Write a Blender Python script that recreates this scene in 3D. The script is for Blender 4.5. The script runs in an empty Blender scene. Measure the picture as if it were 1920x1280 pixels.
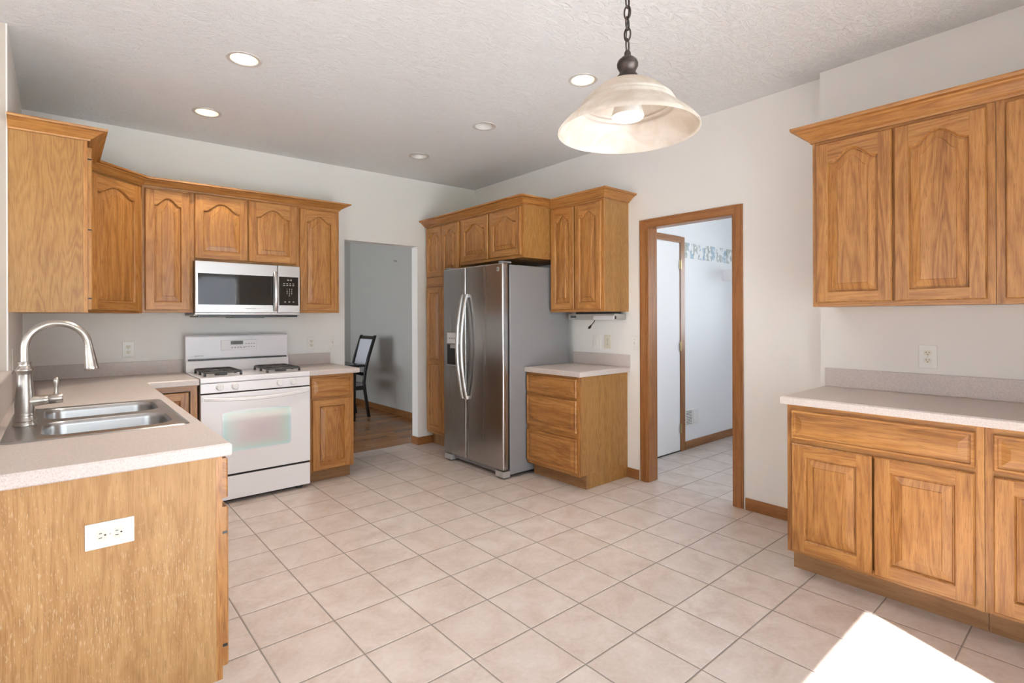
import bpy, bmesh, math, random
from mathutils import Vector, Matrix
random.seed(7)
S = bpy.context.scene
COL = S.collection
V = Vector
R = math.radians

# ------------------------------------------------------------------ camera, sky, sun, exposure
F_PX, CY, YAW, ROLL, CAM_H = 988.2, 595.45, R(49.32), -0.0033, 1.3347
fw = V((math.cos(YAW), math.sin(YAW), 0)); rt = V((math.sin(YAW), -math.cos(YAW), 0)); up = V((0, 0, 1))
rr = rt*math.cos(ROLL)+up*math.sin(ROLL); uu = -rt*math.sin(ROLL)+up*math.cos(ROLL)
cd = bpy.data.cameras.new('camera'); cam = bpy.data.objects.new('camera', cd); COL.objects.link(cam)
cd.sensor_width = 36; cd.lens = F_PX/1920*36; cd.shift_y = -(640-CY)/1920; cd.clip_start = .05
m = Matrix.Identity(4)
for i in range(3):
    m[i][0] = rr[i]; m[i][1] = uu[i]; m[i][2] = -fw[i]
m[2][3] = CAM_H
cam.matrix_world = m
S.camera = cam

wd = bpy.data.worlds.new('sky'); S.world = wd; wd.use_nodes = True
wn = wd.node_tree.nodes; wl = wd.node_tree.links; wn.clear()
wo = wn.new('ShaderNodeOutputWorld'); wb = wn.new('ShaderNodeBackground')
wt = wn.new('ShaderNodeTexCoord'); ws = wn.new('ShaderNodeSeparateXYZ'); wr = wn.new('ShaderNodeValToRGB')
wl.new(wt.outputs['Generated'], ws.inputs[0]); wl.new(ws.outputs['Z'], wr.inputs[0])
wr.color_ramp.elements[0].position = .0; wr.color_ramp.elements[0].color = (.89, .945, 1, 1)
wr.color_ramp.elements[1].position = .8; wr.color_ramp.elements[1].color = (.70, .85, 1, 1)
wl.new(wr.outputs[0], wb.inputs[0]); wl.new(wb.outputs[0], wo.inputs[0])
wb.inputs['Strength'].default_value = 7.0

SUN_H = V((.406, .914)); SUN_TAN = 1.338
sd = bpy.data.lights.new('sun', 'SUN'); so = bpy.data.objects.new('sun', sd); COL.objects.link(so)
sd.energy = 125; sd.angle = R(.8); sd.color = (1, .975, .94)
so.rotation_euler = V((SUN_H.x, SUN_H.y, -SUN_TAN)).to_track_quat('-Z', 'Y').to_euler()
so.location = (-2, -6, 8)

def portal(loc, rot, sx, sy):
    l = bpy.data.lights.new('window_portal', 'AREA'); l.shape = 'RECTANGLE'; l.size = sx; l.size_y = sy
    l.cycles.is_portal = True
    o = bpy.data.objects.new('window_portal', l); o.location = loc; o.rotation_euler = rot; COL.objects.link(o)
portal((1.305, -.66, 1.03), (R(-90), 0, 0), 1.83, 2.06)     # sliding door behind the camera
portal((-.95, -.66, 1.5), (R(-90), 0, 0), 1.3, 1.2)
portal((-3.5, -.66, 1.3), (R(-90), 0, 0), 2.2, 1.6)
portal((-5.14, 1.9, 1.3), (0, R(-90), 0), 1.6, 2.6)
portal((-2.64, 6.55, 1.4), (0, R(-90), 0), 2.0, 2.7)
portal((6.42, 1.75, 1.6), (0, R(90), 0), 1.2, 1.2)

S.view_settings.view_transform = 'Standard'; S.view_settings.look = 'None'
S.view_settings.exposure = 0.43; S.view_settings.gamma = 1.0; S.view_settings.use_curve_mapping = False
S.cycles.max_bounces = 10; S.cycles.diffuse_bounces = 7; S.cycles.glossy_bounces = 4
S.cycles.transparent_max_bounces = 10; S.cycles.caustics_reflective = False; S.cycles.caustics_refractive = False
S.cycles.sample_clamp_indirect = 6

# ------------------------------------------------------------------ node helpers and materials
class NT:
    def __init__(s, name):
        s.m = bpy.data.materials.new(name); s.m.use_nodes = True
        s.t = s.m.node_tree; s.t.nodes.clear()
        s.out = s.t.nodes.new('ShaderNodeOutputMaterial'); s.b = s.t.nodes.new('ShaderNodeBsdfPrincipled')
        s.t.links.new(s.b.outputs[0], s.out.inputs[0])
    def n(s, typ, ins=None, **kw):
        x = s.t.nodes.new('ShaderNode'+typ)
        for k, v in kw.items(): setattr(x, k, v)
        for k, v in (ins or {}).items(): s.put(x.inputs[k], v)
        return x
    def put(s, sock, v):
        if hasattr(v, 'is_output') or hasattr(v, 'links'): s.t.links.new(v, sock)
        else: sock.default_value = v
    def math(s, op, a, b=0.0, c=None):
        x = s.n('Math', operation=op); s.put(x.inputs[0], a); s.put(x.inputs[1], b)
        if c is not None: s.put(x.inputs[2], c)
        return x.outputs[0]
    def mix(s, f, a, b, blend='MIX'):
        x = s.n('Mix', data_type='RGBA', blend_type=blend)
        s.put(x.inputs[0], f); s.put(x.inputs[6], a); s.put(x.inputs[7], b); return x.outputs[2]
    def ramp(s, f, stops):
        x = s.n('ValToRGB'); s.put(x.inputs[0], f); e = x.color_ramp.elements
        while len(e) < len(stops): e.new(.5)
        for k, (p, c) in enumerate(stops): e[k].position = p; e[k].color = c if len(c) == 4 else (*c, 1)
        return x.outputs[0]
    def noise(s, vec, scale, detail=2, rough=.5, dist=0.0):
        x = s.n('TexNoise'); s.put(x.inputs['Vector'], vec); x.inputs['Scale'].default_value = scale
        x.inputs['Detail'].default_value = detail; x.inputs['Roughness'].default_value = rough
        x.inputs['Distortion'].default_value = dist; return x.outputs['Fac']
    def scale(s, vec, sc, loc=(0, 0, 0)):
        x = s.n('Mapping'); s.put(x.inputs['Vector'], vec); x.inputs['Scale'].default_value = sc
        x.inputs['Location'].default_value = loc; return x.outputs[0]
    def set(s, **kw):
        for k, v in kw.items(): s.put(s.b.inputs[k.replace('_', ' ')], v)
        return s
    def bump(s, h, strength=.2, dist=.01):
        x = s.n('Bump'); x.inputs['Strength'].default_value = strength; x.inputs['Distance'].default_value = dist
        s.put(x.inputs['Height'], h); s.put(s.b.inputs['Normal'], x.outputs[0])
    def obj(s): return s.n('TexCoord').outputs['Object']
    def uv(s): return s.n('TexCoord').outputs['UV']

def c4(c): return (*c, 1) if len(c) == 3 else c

def plain(name, col, rough=.5, metal=0.0, **kw):
    t = NT(name); t.set(Base_Color=c4(col), Roughness=rough, Metallic=metal, **kw)
    v = t.noise(t.obj(), 35, 2)
    t.set(Roughness=t.math('MULTIPLY_ADD', v, .12, rough-.06))
    return t.m

def oak(name, light, mid, dark, rings=9.0, wear=0.0, stretch=.09, rough=.34, spec=.45):
    """grain runs along UV v (metres); every board has its own UV offset"""
    t = NT(name); uv = t.uv()
    a = t.scale(uv, (11.0, 11.0*stretch, 1))
    n1 = t.noise(a, 1.0, 2.5, .45, .15)
    ring = t.math('PINGPONG', t.math('MULTIPLY', n1, rings), .5)             # cathedral contours
    ring = t.math('MULTIPLY', ring, 2.0)
    fib = t.noise(t.scale(uv, (260, 7, 1)), 1.0, 2, .6)
    pore = t.noise(t.scale(uv, (420, 16, 1)), 1.0, 1, .5)
    big = t.noise(t.scale(uv, (17, .35, 1)), 1.0, 1, .5)
    f = t.math('ADD', t.math('MULTIPLY', ring, .30), t.math('MULTIPLY', fib, .70))
    f = t.math('ADD', f, t.math('MULTIPLY', t.math('SUBTRACT', big, .5), .62))
    col = t.ramp(f, [(.18, dark), (.46, mid), (.74, light)])
    pm = t.math('MULTIPLY', t.math('LESS_THAN', pore, .385), .45)
    col = t.mix(pm, col, c4(tuple(x*.70 for x in dark)))
    if wear:
        w = t.noise(t.scale(uv, (300, 34, 1)), 1.0, 3, .65)
        w2 = t.noise(t.scale(uv, (3.2, 1.6, 1)), 1.0, 2, .5)
        wm = t.math('MULTIPLY', t.math('GREATER_THAN', t.math('ADD', w, t.math('MULTIPLY', w2, .35)), .80), wear)
        col = t.mix(wm, col, (.62, .50, .36, 1))
    t.set(Base_Color=col, Roughness=t.math('MULTIPLY_ADD', fib, .14, rough-.05), Specular_IOR_Level=spec)
    t.bump(t.math('ADD', fib, t.math('MULTIPLY', pore, .6)), .05, .002)
    return t.m

OAK = oak('oak', (.420, .203, .058), (.325, .140, .036), (.190, .072, .016))
OAKP = oak('oak_veneer', (.375, .200, .062), (.315, .157, .044), (.225, .100, .027), rings=14, stretch=.13)
OAKW = oak('worn_oak_veneer', (.42, .246, .100), (.365, .200, .073), (.29, .147, .049), rings=9, stretch=.13, wear=.40, rough=.5)
OAKT = oak('oak_trim', (.33, .145, .048), (.275, .115, .037), (.20, .075, .022), rings=6, rough=.3)
OAKK = oak('oak_kick', (.31, .165, .070), (.265, .135, .054), (.20, .095, .035), rings=6, rough=.5)

def paint(name, col, b=.06, sc=220, rough=.6):
    t = NT(name); o = t.obj(); n = t.noise(o, sc, 2, .6)
    t.set(Base_Color=c4(col), Roughness=rough, Specular_IOR_Level=.25); t.bump(n, b, .003); return t.m
WALL = paint('wall_paint', (.80, .795, .77))
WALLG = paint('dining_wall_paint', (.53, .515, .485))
WALLV = paint('beige_wall_paint', (.50, .45, .39))  # beige for the end and outer side of the stub wall
WALLL = paint('laundry_wall_paint', (.82, .83, .85))
WHITE = paint('white_trim_paint', (.84, .84, .85), .02)

def ceiling_mat():
    t = NT('knockdown_ceiling'); o = t.obj()
    a = t.noise(t.scale(o, (1.0, 2.4, 1)), 8, 5, .66, 2.6); b = t.noise(o, 45, 3, .6, 1.5)
    h = t.math('ADD', t.math('MULTIPLY', a, .8), t.math('MULTIPLY', b, .35))
    h = t.ramp(h, [(.40, (0, 0, 0)), (.62, (1, 1, 1))])
    t.set(Base_Color=(.82, .855, .88, 1), Roughness=.8, Specular_IOR_Level=.15); t.bump(h, .5, .012); return t.m
CEIL = ceiling_mat()

def tile_mat():
    t = NT('ceramic_floor_tile'); o = t.obj(); P = .308
    sep = t.n('SeparateXYZ', {0: o})
    def cell(v, off):
        q = t.math('DIVIDE', t.math('SUBTRACT', v, off), P)
        fr = t.math('FRACT', q); fl = t.math('FLOOR', q)
        return t.math('MINIMUM', fr, t.math('SUBTRACT', 1.0, fr)), fl
    ex, ix = cell(sep.outputs[0], -.00505-.308*40); ey, iy = cell(sep.outputs[1], .1259-.308*40)
    e = t.math('MINIMUM', ex, ey)
    grout = t.math('LESS_THAN', e, .0085)
    wn_ = t.n('TexWhiteNoise', noise_dimensions='2D'); cv = t.n('CombineXYZ', {0: ix, 1: iy}); t.put(wn_.inputs['Vector'], cv.outputs[0])
    rnd = wn_.outputs['Value']
    off = t.n('VectorMath', operation='MULTIPLY_ADD'); t.put(off.inputs[0], wn_.outputs['Color']); off.inputs[1].default_value = (9, 9, 9); t.put(off.inputs[2], o)
    m1 = t.noise(off.outputs[0], 6.5, 4, .6, .6); m2 = t.noise(off.outputs[0], 55, 3, .6)
    f = t.math('ADD', t.math('MULTIPLY', m1, .75), t.math('MULTIPLY', m2, .3))
    col = t.ramp(f, [(.36, (.46, .378, .330)), (.52, (.545, .472, .425)), (.68, (.61, .548, .508))])
    col = t.mix(t.math('MULTIPLY', rnd, .22), col, (.50, .42, .37, 1))
    col = t.mix(grout, col, (.235, .205, .185, 1))
    t.set(Base_Color=col, Roughness=t.math('ADD', t.math('MULTIPLY_ADD', m2, .10, .28), t.math('MULTIPLY', grout, .35)), Specular_IOR_Level=.45)
    h = t.n('MapRange', {0: e, 1: .005, 2: .020, 3: 0.0, 4: 1.0}); t.bump(t.math('ADD', h.outputs[0], t.math('MULTIPLY', m2, .08)), .55, .004)
    return t.m
TILE = tile_mat()

def plank_mat():
    t = NT('hardwood_floor'); o = t.obj(); sep = t.n('SeparateXYZ', {0: o})
    q = t.math('DIVIDE', sep.outputs[1], .083); fr = t.math('FRACT', q); row = t.math('FLOOR', q)
    wn_ = t.n('TexWhiteNoise', noise_dimensions='1D'); t.put(wn_.inputs['W'], row)
    xs = t.math('ADD', sep.outputs[0], t.math('MULTIPLY', wn_.outputs['Value'], 7.0))
    q2 = t.math('DIVIDE', xs, .9); c2 = t.math('FLOOR', q2); f2 = t.math('FRACT', q2)
    w2 = t.n('TexWhiteNoise', noise_dimensions='2D'); cv = t.n('CombineXYZ', {0: row, 1: c2}); t.put(w2.inputs['Vector'], cv.outputs[0])
    vec = t.n('CombineXYZ', {0: t.math('MULTIPLY', xs, 4.0), 1: t.math('MULTIPLY', sep.outputs[1], 70.0), 2: t.math('MULTIPLY', w2.outputs['Value'], 30.0)})
    g = t.noise(vec.outputs[0], 1.0, 3, .55)
    col = t.ramp(t.math('ADD', t.math('MULTIPLY', g, .6), t.math('MULTIPLY', w2.outputs['Value'], .4)), [(.2, (.22, .09, .029)), (.5, (.33, .145, .05)), (.85, (.43, .21, .078))])
    seam = t.math('MAXIMUM', t.math('LESS_THAN', fr, .03), t.math('LESS_THAN', f2, .004))
    col = t.mix(t.math('MULTIPLY', seam, .6), col, (.07, .03, .01, 1))
    t.set(Base_Color=col, Roughness=.22, Specular_IOR_Level=.5); return t.m
PLANK = plank_mat()

def laminate(name, base, d):
    t = NT(name); o = t.obj()
    v = t.n('TexVoronoi', {'Vector': o, 'Scale': 380.0}); w = t.n('SeparateColor', {0: v.outputs['Color']})
    n2 = t.noise(o, 420, 2, .6)
    col = t.mix(t.math('MULTIPLY', t.math('GREATER_THAN', w.outputs[0], .70), .38), c4(base), c4(tuple(x*d for x in base)))
    col = t.mix(t.math('MULTIPLY', t.math('GREATER_THAN', w.outputs[1], .80), .42), col, c4(tuple(min(.85, x*1.35) for x in base)))
    col = t.mix(t.math('MULTIPLY', n2, .25), col, c4(tuple(x*.8 for x in base)))
    t.set(Base_Color=col, Roughness=.36, Specular_IOR_Level=.45); return t.m
LAM = laminate('speckled_laminate', (.585, .525, .495), .62)

def steel(name, col, rough, dirv=(1, 1, 60), aniso=.0):
    t = NT(name); o = t.obj(); n = t.noise(t.scale(o, dirv), 14, 3, .6)
    t.set(Base_Color=c4(col), Metallic=1.0, Roughness=t.math('MULTIPLY_ADD', n, .10, rough-.05)); t.bump(n, .012, .0006); return t.m
STEEL = steel('brushed_stainless', (.56, .55, .545), .36, (.02, 40, 40))
STEELV = steel('brushed_stainless_door', (.46, .45, .445), .26, (1, 1, .02))
SINKST = steel('sink_stainless', (.43, .43, .43), .30, (60, 1, 1))
NICKEL = steel('brushed_nickel', (.44, .41, .375), .33, (1, 1, 40))
HANDLE = plain('satin_silver_handle', (.62, .615, .60), .36, .85)
BRASS = plain('antique_brass', (.42, .32, .16), .35, 1.0)
GREYP = plain('grey_painted_steel', (.25, .25, .262), .38)
APPW = plain('white_enamel', (.80, .80, .825), .18)
APPW2 = plain('white_plastic', (.76, .76, .765), .4)
IVORY = plain('ivory_plastic', (.70, .67, .56), .4)
PLATEW = plain('white_cover_plate', (.78, .78, .75), .35)
BLACK = plain('black_plastic', (.012, .012, .013), .35)
DARKG = plain('dark_glass', (.012, .011, .010), .05)
DISP = plain('grey_display', (.05, .05, .048), .15)
IRON = plain('cast_iron', (.055, .055, .058), .55)
BRONZE = plain('oil_rubbed_bronze', (.045, .032, .028), .45, .6)
SILVER = plain('silver_plastic', (.44, .44, .43), .38, .3)
LGREY = plain('light_grey_plastic', (.68, .69, .71), .4)
SHADOWG = plain('dark_gap', (.02, .017, .015), .8)
INK = plain('printed_grey', (.25, .25, .25), .5)
KEYW = plain('printed_white', (.42, .42, .40), .5)
BLKWOOD = plain('black_lacquered_wood', (.012, .010, .009), .22)
FABRIC = plain('silver_upholstery', (.66, .66, .72), .6)
SEATF = plain('grey_seat_fabric', (.28, .26, .27), .8)

def glass_mat():
    t = NT('window_glass'); tr = t.n('BsdfTransparent'); gl = t.n('BsdfGlossy', {'Roughness': .0}); fr = t.n('Fresnel', {'IOR': 1.45})
    mx = t.n('MixShader'); t.put(mx.inputs[0], t.math('MULTIPLY', fr.outputs[0], .8)); t.put(mx.inputs[1], tr.outputs[0]); t.put(mx.inputs[2], gl.outputs[0])
    t.t.links.new(mx.outputs[0], t.out.inputs[0]); return t.m
GLASS = glass_mat()

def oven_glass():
    t = NT('coated_glass_painted_sheen'); g = t.n('TexCoord').outputs['UV']; sep = t.n('SeparateXYZ', {0: g})
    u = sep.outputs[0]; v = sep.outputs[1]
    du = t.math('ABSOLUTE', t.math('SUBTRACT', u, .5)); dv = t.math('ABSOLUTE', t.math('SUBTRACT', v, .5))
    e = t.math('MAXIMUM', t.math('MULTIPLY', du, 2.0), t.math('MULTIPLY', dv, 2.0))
    col = t.ramp(e, [(.0, (.60, .52, .56)), (.5, (.61, .57, .585)), (.80, (.55, .65, .62)), (.93, (.50, .70, .69)), (1, (.66, .74, .80))])  # iridescent sheen painted into the base colour, pink centre to cyan rim
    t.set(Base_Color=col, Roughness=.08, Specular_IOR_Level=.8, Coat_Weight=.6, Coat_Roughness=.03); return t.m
OVENG = oven_glass()

def alabaster():
    t = NT('alabaster_glass'); o = t.obj(); n = t.noise(o, 9, 4, .6, 1.4)
    col = t.ramp(n, [(.35, (.74, .67, .58)), (.6, (.86, .82, .76))])
    df = t.n('BsdfDiffuse', {'Color': col}); tl = t.n('BsdfTranslucent', {'Color': col}); gl = t.n('BsdfGlossy', {'Roughness': .25})
    m1 = t.n('MixShader', {0: .5, 1: df.outputs[0], 2: tl.outputs[0]}); m2 = t.n('MixShader', {0: .06, 1: m1.outputs[0], 2: gl.outputs[0]})
    t.t.links.new(m2.outputs[0], t.out.inputs[0]); return t.m
ALAB = alabaster()

def emit(name, col, s):
    t = NT(name); t.set(Base_Color=c4(col), Emission_Color=c4(col), Emission_Strength=s, Roughness=.5); return t.m
BULB = emit('warm_bulb', (1, .90, .76), 2.3)
CANL = emit('can_lamp', (1, .88, .70), 3.6)
CANB = plain('lamplit_baffle', (.76, .68, .54), .6)  # warm lamp light put into the baffle colour of the lit cans
RING = plain('off_white_trim_ring', (.60, .60, .58), .45)
CANOFF = plain('unlit_lamp_face', (.62, .62, .60), .4)

def border_mat():
    t = NT('wallpaper_border'); o = t.obj(); sep = t.n('SeparateXYZ', {0: o})
    x = t.math('FRACT', t.math('DIVIDE', sep.outputs[0], .46)); n = t.noise(o, 26, 3, .6, .8); n2 = t.noise(t.scale(o, (60, 1, 14)), 1, 3, .6)
    blob = t.noise(t.scale(o, (13, 1, 7)), 1.0, 3, .6)
    hang = t.math('GREATER_THAN', t.math('ADD', blob, t.math('MULTIPLY', t.math('SUBTRACT', n, .5), .5)), .50)
    blue = t.math('GREATER_THAN', t.math('SINE', t.math('MULTIPLY', x, 12.566)), .25)
    cl = t.mix(blue, t.ramp(n2, [(.35, (.24, .28, .25)), (.6, (.60, .62, .60))]), t.ramp(n2, [(.35, (.22, .33, .44)), (.65, (.52, .63, .72))]))
    ed = t.n('MapRange', {0: t.math('ABSOLUTE', sep.outputs[2]), 1: .085, 2: .060, 3: 0.0, 4: 1.0})
    f = t.math('MULTIPLY', hang, t.math('GREATER_THAN', t.math('ADD', ed.outputs[0], t.math('MULTIPLY', n, .6)), .55))
    t.set(Base_Color=t.mix(f, (.80, .81, .82, 1), cl), Roughness=.6); return t.m
BORDER = border_mat()
def grass_mat():
    t = NT('lawn'); n = t.noise(t.obj(), 3, 4); t.set(Base_Color=t.ramp(n, [(.3, (.06, .12, .03)), (.7, (.14, .2, .06))]), Roughness=.9); return t.m
LAWN = grass_mat()
BOUNCE = plain('bounce_concrete', (.60, .62, .65), .8)
ROOFM = plain('grey_shingle_roof', (.12, .13, .15), .9)
SIDING = plain('pale_siding', (.45, .46, .47), .8)
LEAF = plain('leaf_green', (.05, .10, .03), .8)
BARK = plain('bark', (.12, .08, .05), .9)

# ------------------------------------------------------------------ mesh builder
ORG = {}
class MB:
    def __init__(s, proj=None): s.v = []; s.f = []; s.uv = []; s.mi = []; s.proj = proj
    def face(s, pts, grain=(0, 0, 1), off=(0, 0), mi=0, uvs=None):
        pts = [V(p) for p in pts]; b = len(s.v); s.v += pts; s.f.append(list(range(b, b+len(pts)))); s.mi.append(mi)
        if uvs: s.uv += uvs; return
        if s.proj:
            fr = s.proj
            for p in pts:
                q = p-fr.o; x, y, d = q.dot(fr.a), q.z, q.dot(fr.n)*.5
                s.uv.append((x+d+off[0], y+off[1]) if abs(grain[2]) > .5 else (y+d+off[0], x+off[1]))
            return
        n = V((0, 0, 0))
        for i in range(len(pts)): n += pts[i].cross(pts[(i+1) % len(pts)])
        n = n.normalized() if n.length > 1e-12 else V((0, 0, 1))
        g = V(grain).normalized()
        if abs(g.dot(n)) > .93:
            g = V((1, 0, 0)) if abs(n.x) < .8 else V((0, 1, 0))
            g = g-n*g.dot(n); g.normalize()
        u = n.cross(g)
        if u.length < 1e-6: u = V((1, 0, 0))
        u.normalize()
        s.uv += [(p.dot(u)+off[0], p.dot(g)+off[1]) for p in pts]
    def box(s, x0, x1, y0, y1, z0, z1, grain=(0, 0, 1), mi=0, off=None):
        off = off or (random.random()*50, random.random()*50)
        p = [V((x, y, z)) for z in (z0, z1) for y in (y0, y1) for x in (x0, x1)]
        for q in ((0, 1, 3, 2), (4, 6, 7, 5), (0, 4, 5, 1), (2, 3, 7, 6), (0, 2, 6, 4), (1, 5, 7, 3)): s.face([p[i] for i in q], grain, off, mi)
        return s
    def fbox(s, fr, u0, u1, v0, v1, d0, d1, grain='v', mi=0):
        """box in a front's own frame: u along the front, v up, d outwards"""
        P = lambda u, v, d: fr.p(u, v, d)
        off = (random.random()*50, random.random()*50); g = V((0, 0, 1)) if grain == 'v' else fr.a
        c = [P(u, v, d) for d in (d0, d1) for v in (v0, v1) for u in (u0, u1)]
        for q in ((0, 1, 3, 2), (4, 6, 7, 5), (0, 4, 5, 1), (2, 3, 7, 6), (0, 2, 6, 4), (1, 5, 7, 3)): s.face([c[i] for i in q], g, off, mi)
        return s
    def strip(s, A, B, grain=(0, 0, 1), off=(0, 0), mi=0, closed=True):
        n = len(A)
        for i in range(n if closed else n-1):
            j = (i+1) % n; s.face([A[i], A[j], B[j], B[i]], grain, off, mi)
    def lathe(s, prof, c, seg=24, axis=(0, 0, 1), mi=0, caps=True):
        ax = V(axis).normalized(); e1 = ax.orthogonal().normalized(); e2 = ax.cross(e1); c = V(c); rings = []
        for r, h in prof: rings.append([c+ax*h+(e1*math.cos(2*math.pi*k/seg)+e2*math.sin(2*math.pi*k/seg))*r for k in range(seg)])
        for a, b in zip(rings, rings[1:]): s.strip(a, b, ax, mi=mi)
        if caps:
            if prof[0][0] > 1e-5: s.face(rings[0][::-1], mi=mi)
            if prof[-1][0] > 1e-5: s.face(rings[-1], mi=mi)
        return s
    def tube(s, pts, rad, seg=12, mi=0, closed=False):
        pts = [V(p) for p in pts]; n = len(pts); rad = rad if isinstance(rad, (list, tuple)) else [rad]*n
        rings = []; e = None
        for i in range(n):
            a = pts[i-1] if (i > 0 or closed) else pts[i]; b = pts[(i+1) % n] if (i < n-1 or closed) else pts[i]
            t = (b-a).normalized()
            e = t.orthogonal().normalized() if e is None else (e-t*e.dot(t)).normalized()
            f = t.cross(e)
            rings.append([pts[i]+(e*math.cos(2*math.pi*k/seg)+f*math.sin(2*math.pi*k/seg))*rad[i] for k in range(seg)])
        for a, b in zip(rings, rings[1:]): s.strip(a, b, mi=mi)
        if closed: s.strip(rings[-1], rings[0], mi=mi)
        else: s.face(rings[0][::-1], mi=mi); s.face(rings[-1], mi=mi)
        return s
    def build(s, name, mats, parent=None, bevel=0, seg=2, smooth=False, weld=True, recalc=True, loc=None):
        me = bpy.data.meshes.new(name)
        if parent is not None: o0 = ORG[parent]
        elif loc is not None: o0 = V(loc)
        else:
            xs = [p.x for p in s.v]; ys = [p.y for p in s.v]; zs = [p.z for p in s.v]
            o0 = V(((min(xs)+max(xs))/2, (min(ys)+max(ys))/2, min(zs)))
        me.from_pydata([p-o0 for p in s.v], [], s.f)
        mats = mats if isinstance(mats, (list, tuple)) else [mats]
        for x in mats: me.materials.append(x)
        uvl = me.uv_layers.new(name='UVMap')
        for i, q in enumerate(s.uv): uvl.data[i].uv = q
        for i, q in enumerate(s.mi): me.polygons[i].material_index = q
        bm = bmesh.new(); bm.from_mesh(me)
        if weld: bmesh.ops.remove_doubles(bm, verts=bm.verts, dist=1e-5)
        if recalc: bmesh.ops.recalc_face_normals(bm, faces=bm.faces)
        bm.to_mesh(me); bm.free()
        o = bpy.data.objects.new(name, me); COL.objects.link(o)
        if parent is not None: o.parent = parent
        else: o.location = o0
        ORG[o] = o0
        if bevel:
            b = o.modifiers.new('bevel', 'BEVEL'); b.width = bevel; b.segments = seg; b.limit_method = 'ANGLE'; b.angle_limit = R(35)
        if smooth:
            me.shade_smooth()
            if smooth == 'auto':
                w = o.modifiers.new('normals', 'WEIGHTED_NORMAL'); w.keep_sharp = True
        return o

class Frame:
    def __init__(s, o, a, n): s.o = V(o); s.a = V(a).normalized(); s.n = V(n).normalized()
    def p(s, u, v, d): return s.o+s.a*u+V((0, 0, v))+s.n*d

def tag(o, label, cat, group=None, kind=None):
    o['label'] = label; o['category'] = cat
    if group: o['group'] = group
    if kind: o['kind'] = kind
    return o
def thing(name, label, cat, loc, group=None, kind=None):
    o = bpy.data.objects.new(name, None); COL.objects.link(o); o.location = loc; o.empty_display_size = .1
    ORG[o] = V(loc); return tag(o, label, cat, group, kind)
def struct(name, mb, mats, label, **kw):
    o = mb.build(name, mats, **kw); return tag(o, label, name.split('_')[0], kind='structure')
def bx(*a, **k): return MB().box(*a, **k)

def smooth_all(o, angle=40):
    me = o.data; me.shade_smooth()
    bm = bmesh.new(); bm.from_mesh(me)
    for e in bm.edges:
        if len(e.link_faces) == 2 and e.calc_face_angle(0) > R(angle): e.smooth = False
    bm.to_mesh(me); bm.free(); return o

def rrect(x0, x1, y0, y1, r, z, seg=6):
    P = []
    for cx, cy, a0 in ((x1-r, y1-r, 0), (x0+r, y1-r, 90), (x0+r, y0+r, 180), (x1-r, y0+r, 270)):
        for k in range(seg+1):
            a = R(a0+90*k/seg); P.append(V((cx+r*math.cos(a), cy+r*math.sin(a), z)))
    return P
def inset_poly(P, d):
    n = len(P); Q = []
    area = sum(P[i].x*P[(i+1) % n].y-P[(i+1) % n].x*P[i].y for i in range(n)); sg = 1 if area > 0 else -1
    for i in range(n):
        a = (P[i]-P[i-1]).normalized(); b = (P[(i+1) % n]-P[i]).normalized()
        na = V((-a.y, a.x, 0))*sg; nb = V((-b.y, b.x, 0))*sg
        Q.append(P[i]+(na+nb)*(d/(1+max(-.9, na.dot(nb)))))
    return Q
def fill(mb, loops, mi=0):
    """flat face with holes"""
    bm = bmesh.new()
    for L in loops:
        vs = [bm.verts.new(p) for p in L]
        for i in range(len(vs)): bm.edges.new((vs[i], vs[(i+1) % len(vs)]))
    r = bmesh.ops.triangle_fill(bm, use_beauty=True, use_dissolve=False, edges=bm.edges[:])
    for f in [g for g in r['geom'] if isinstance(g, bmesh.types.BMFace)]: mb.face([v.co.copy() for v in f.verts], (1, 0, 0), mi=mi)
    bm.free()
def slab(outer, z0, z1, holes=(), ch=.006):
    mb = MB(); O = [V((x, y, z1-ch)) for x, y in outer]; T = [V((p.x, p.y, z1)) for p in inset_poly(O, ch)]
    B = [V((p.x, p.y, z0+ch*.6)) for p in O]; B2 = [V((p.x, p.y, z0)) for p in inset_poly(O, ch*.6)]
    HT = [[V((x, y, z1)) for x, y in h] for h in holes]; HB = [[V((x, y, z0)) for x, y in h] for h in holes]
    fill(mb, [T]+HT); fill(mb, [B2]+HB)
    mb.strip(T, O); mb.strip(O, B); mb.strip(B, B2)
    for a, b in zip(HT, HB): mb.strip(a, b)
    return mb

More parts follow.
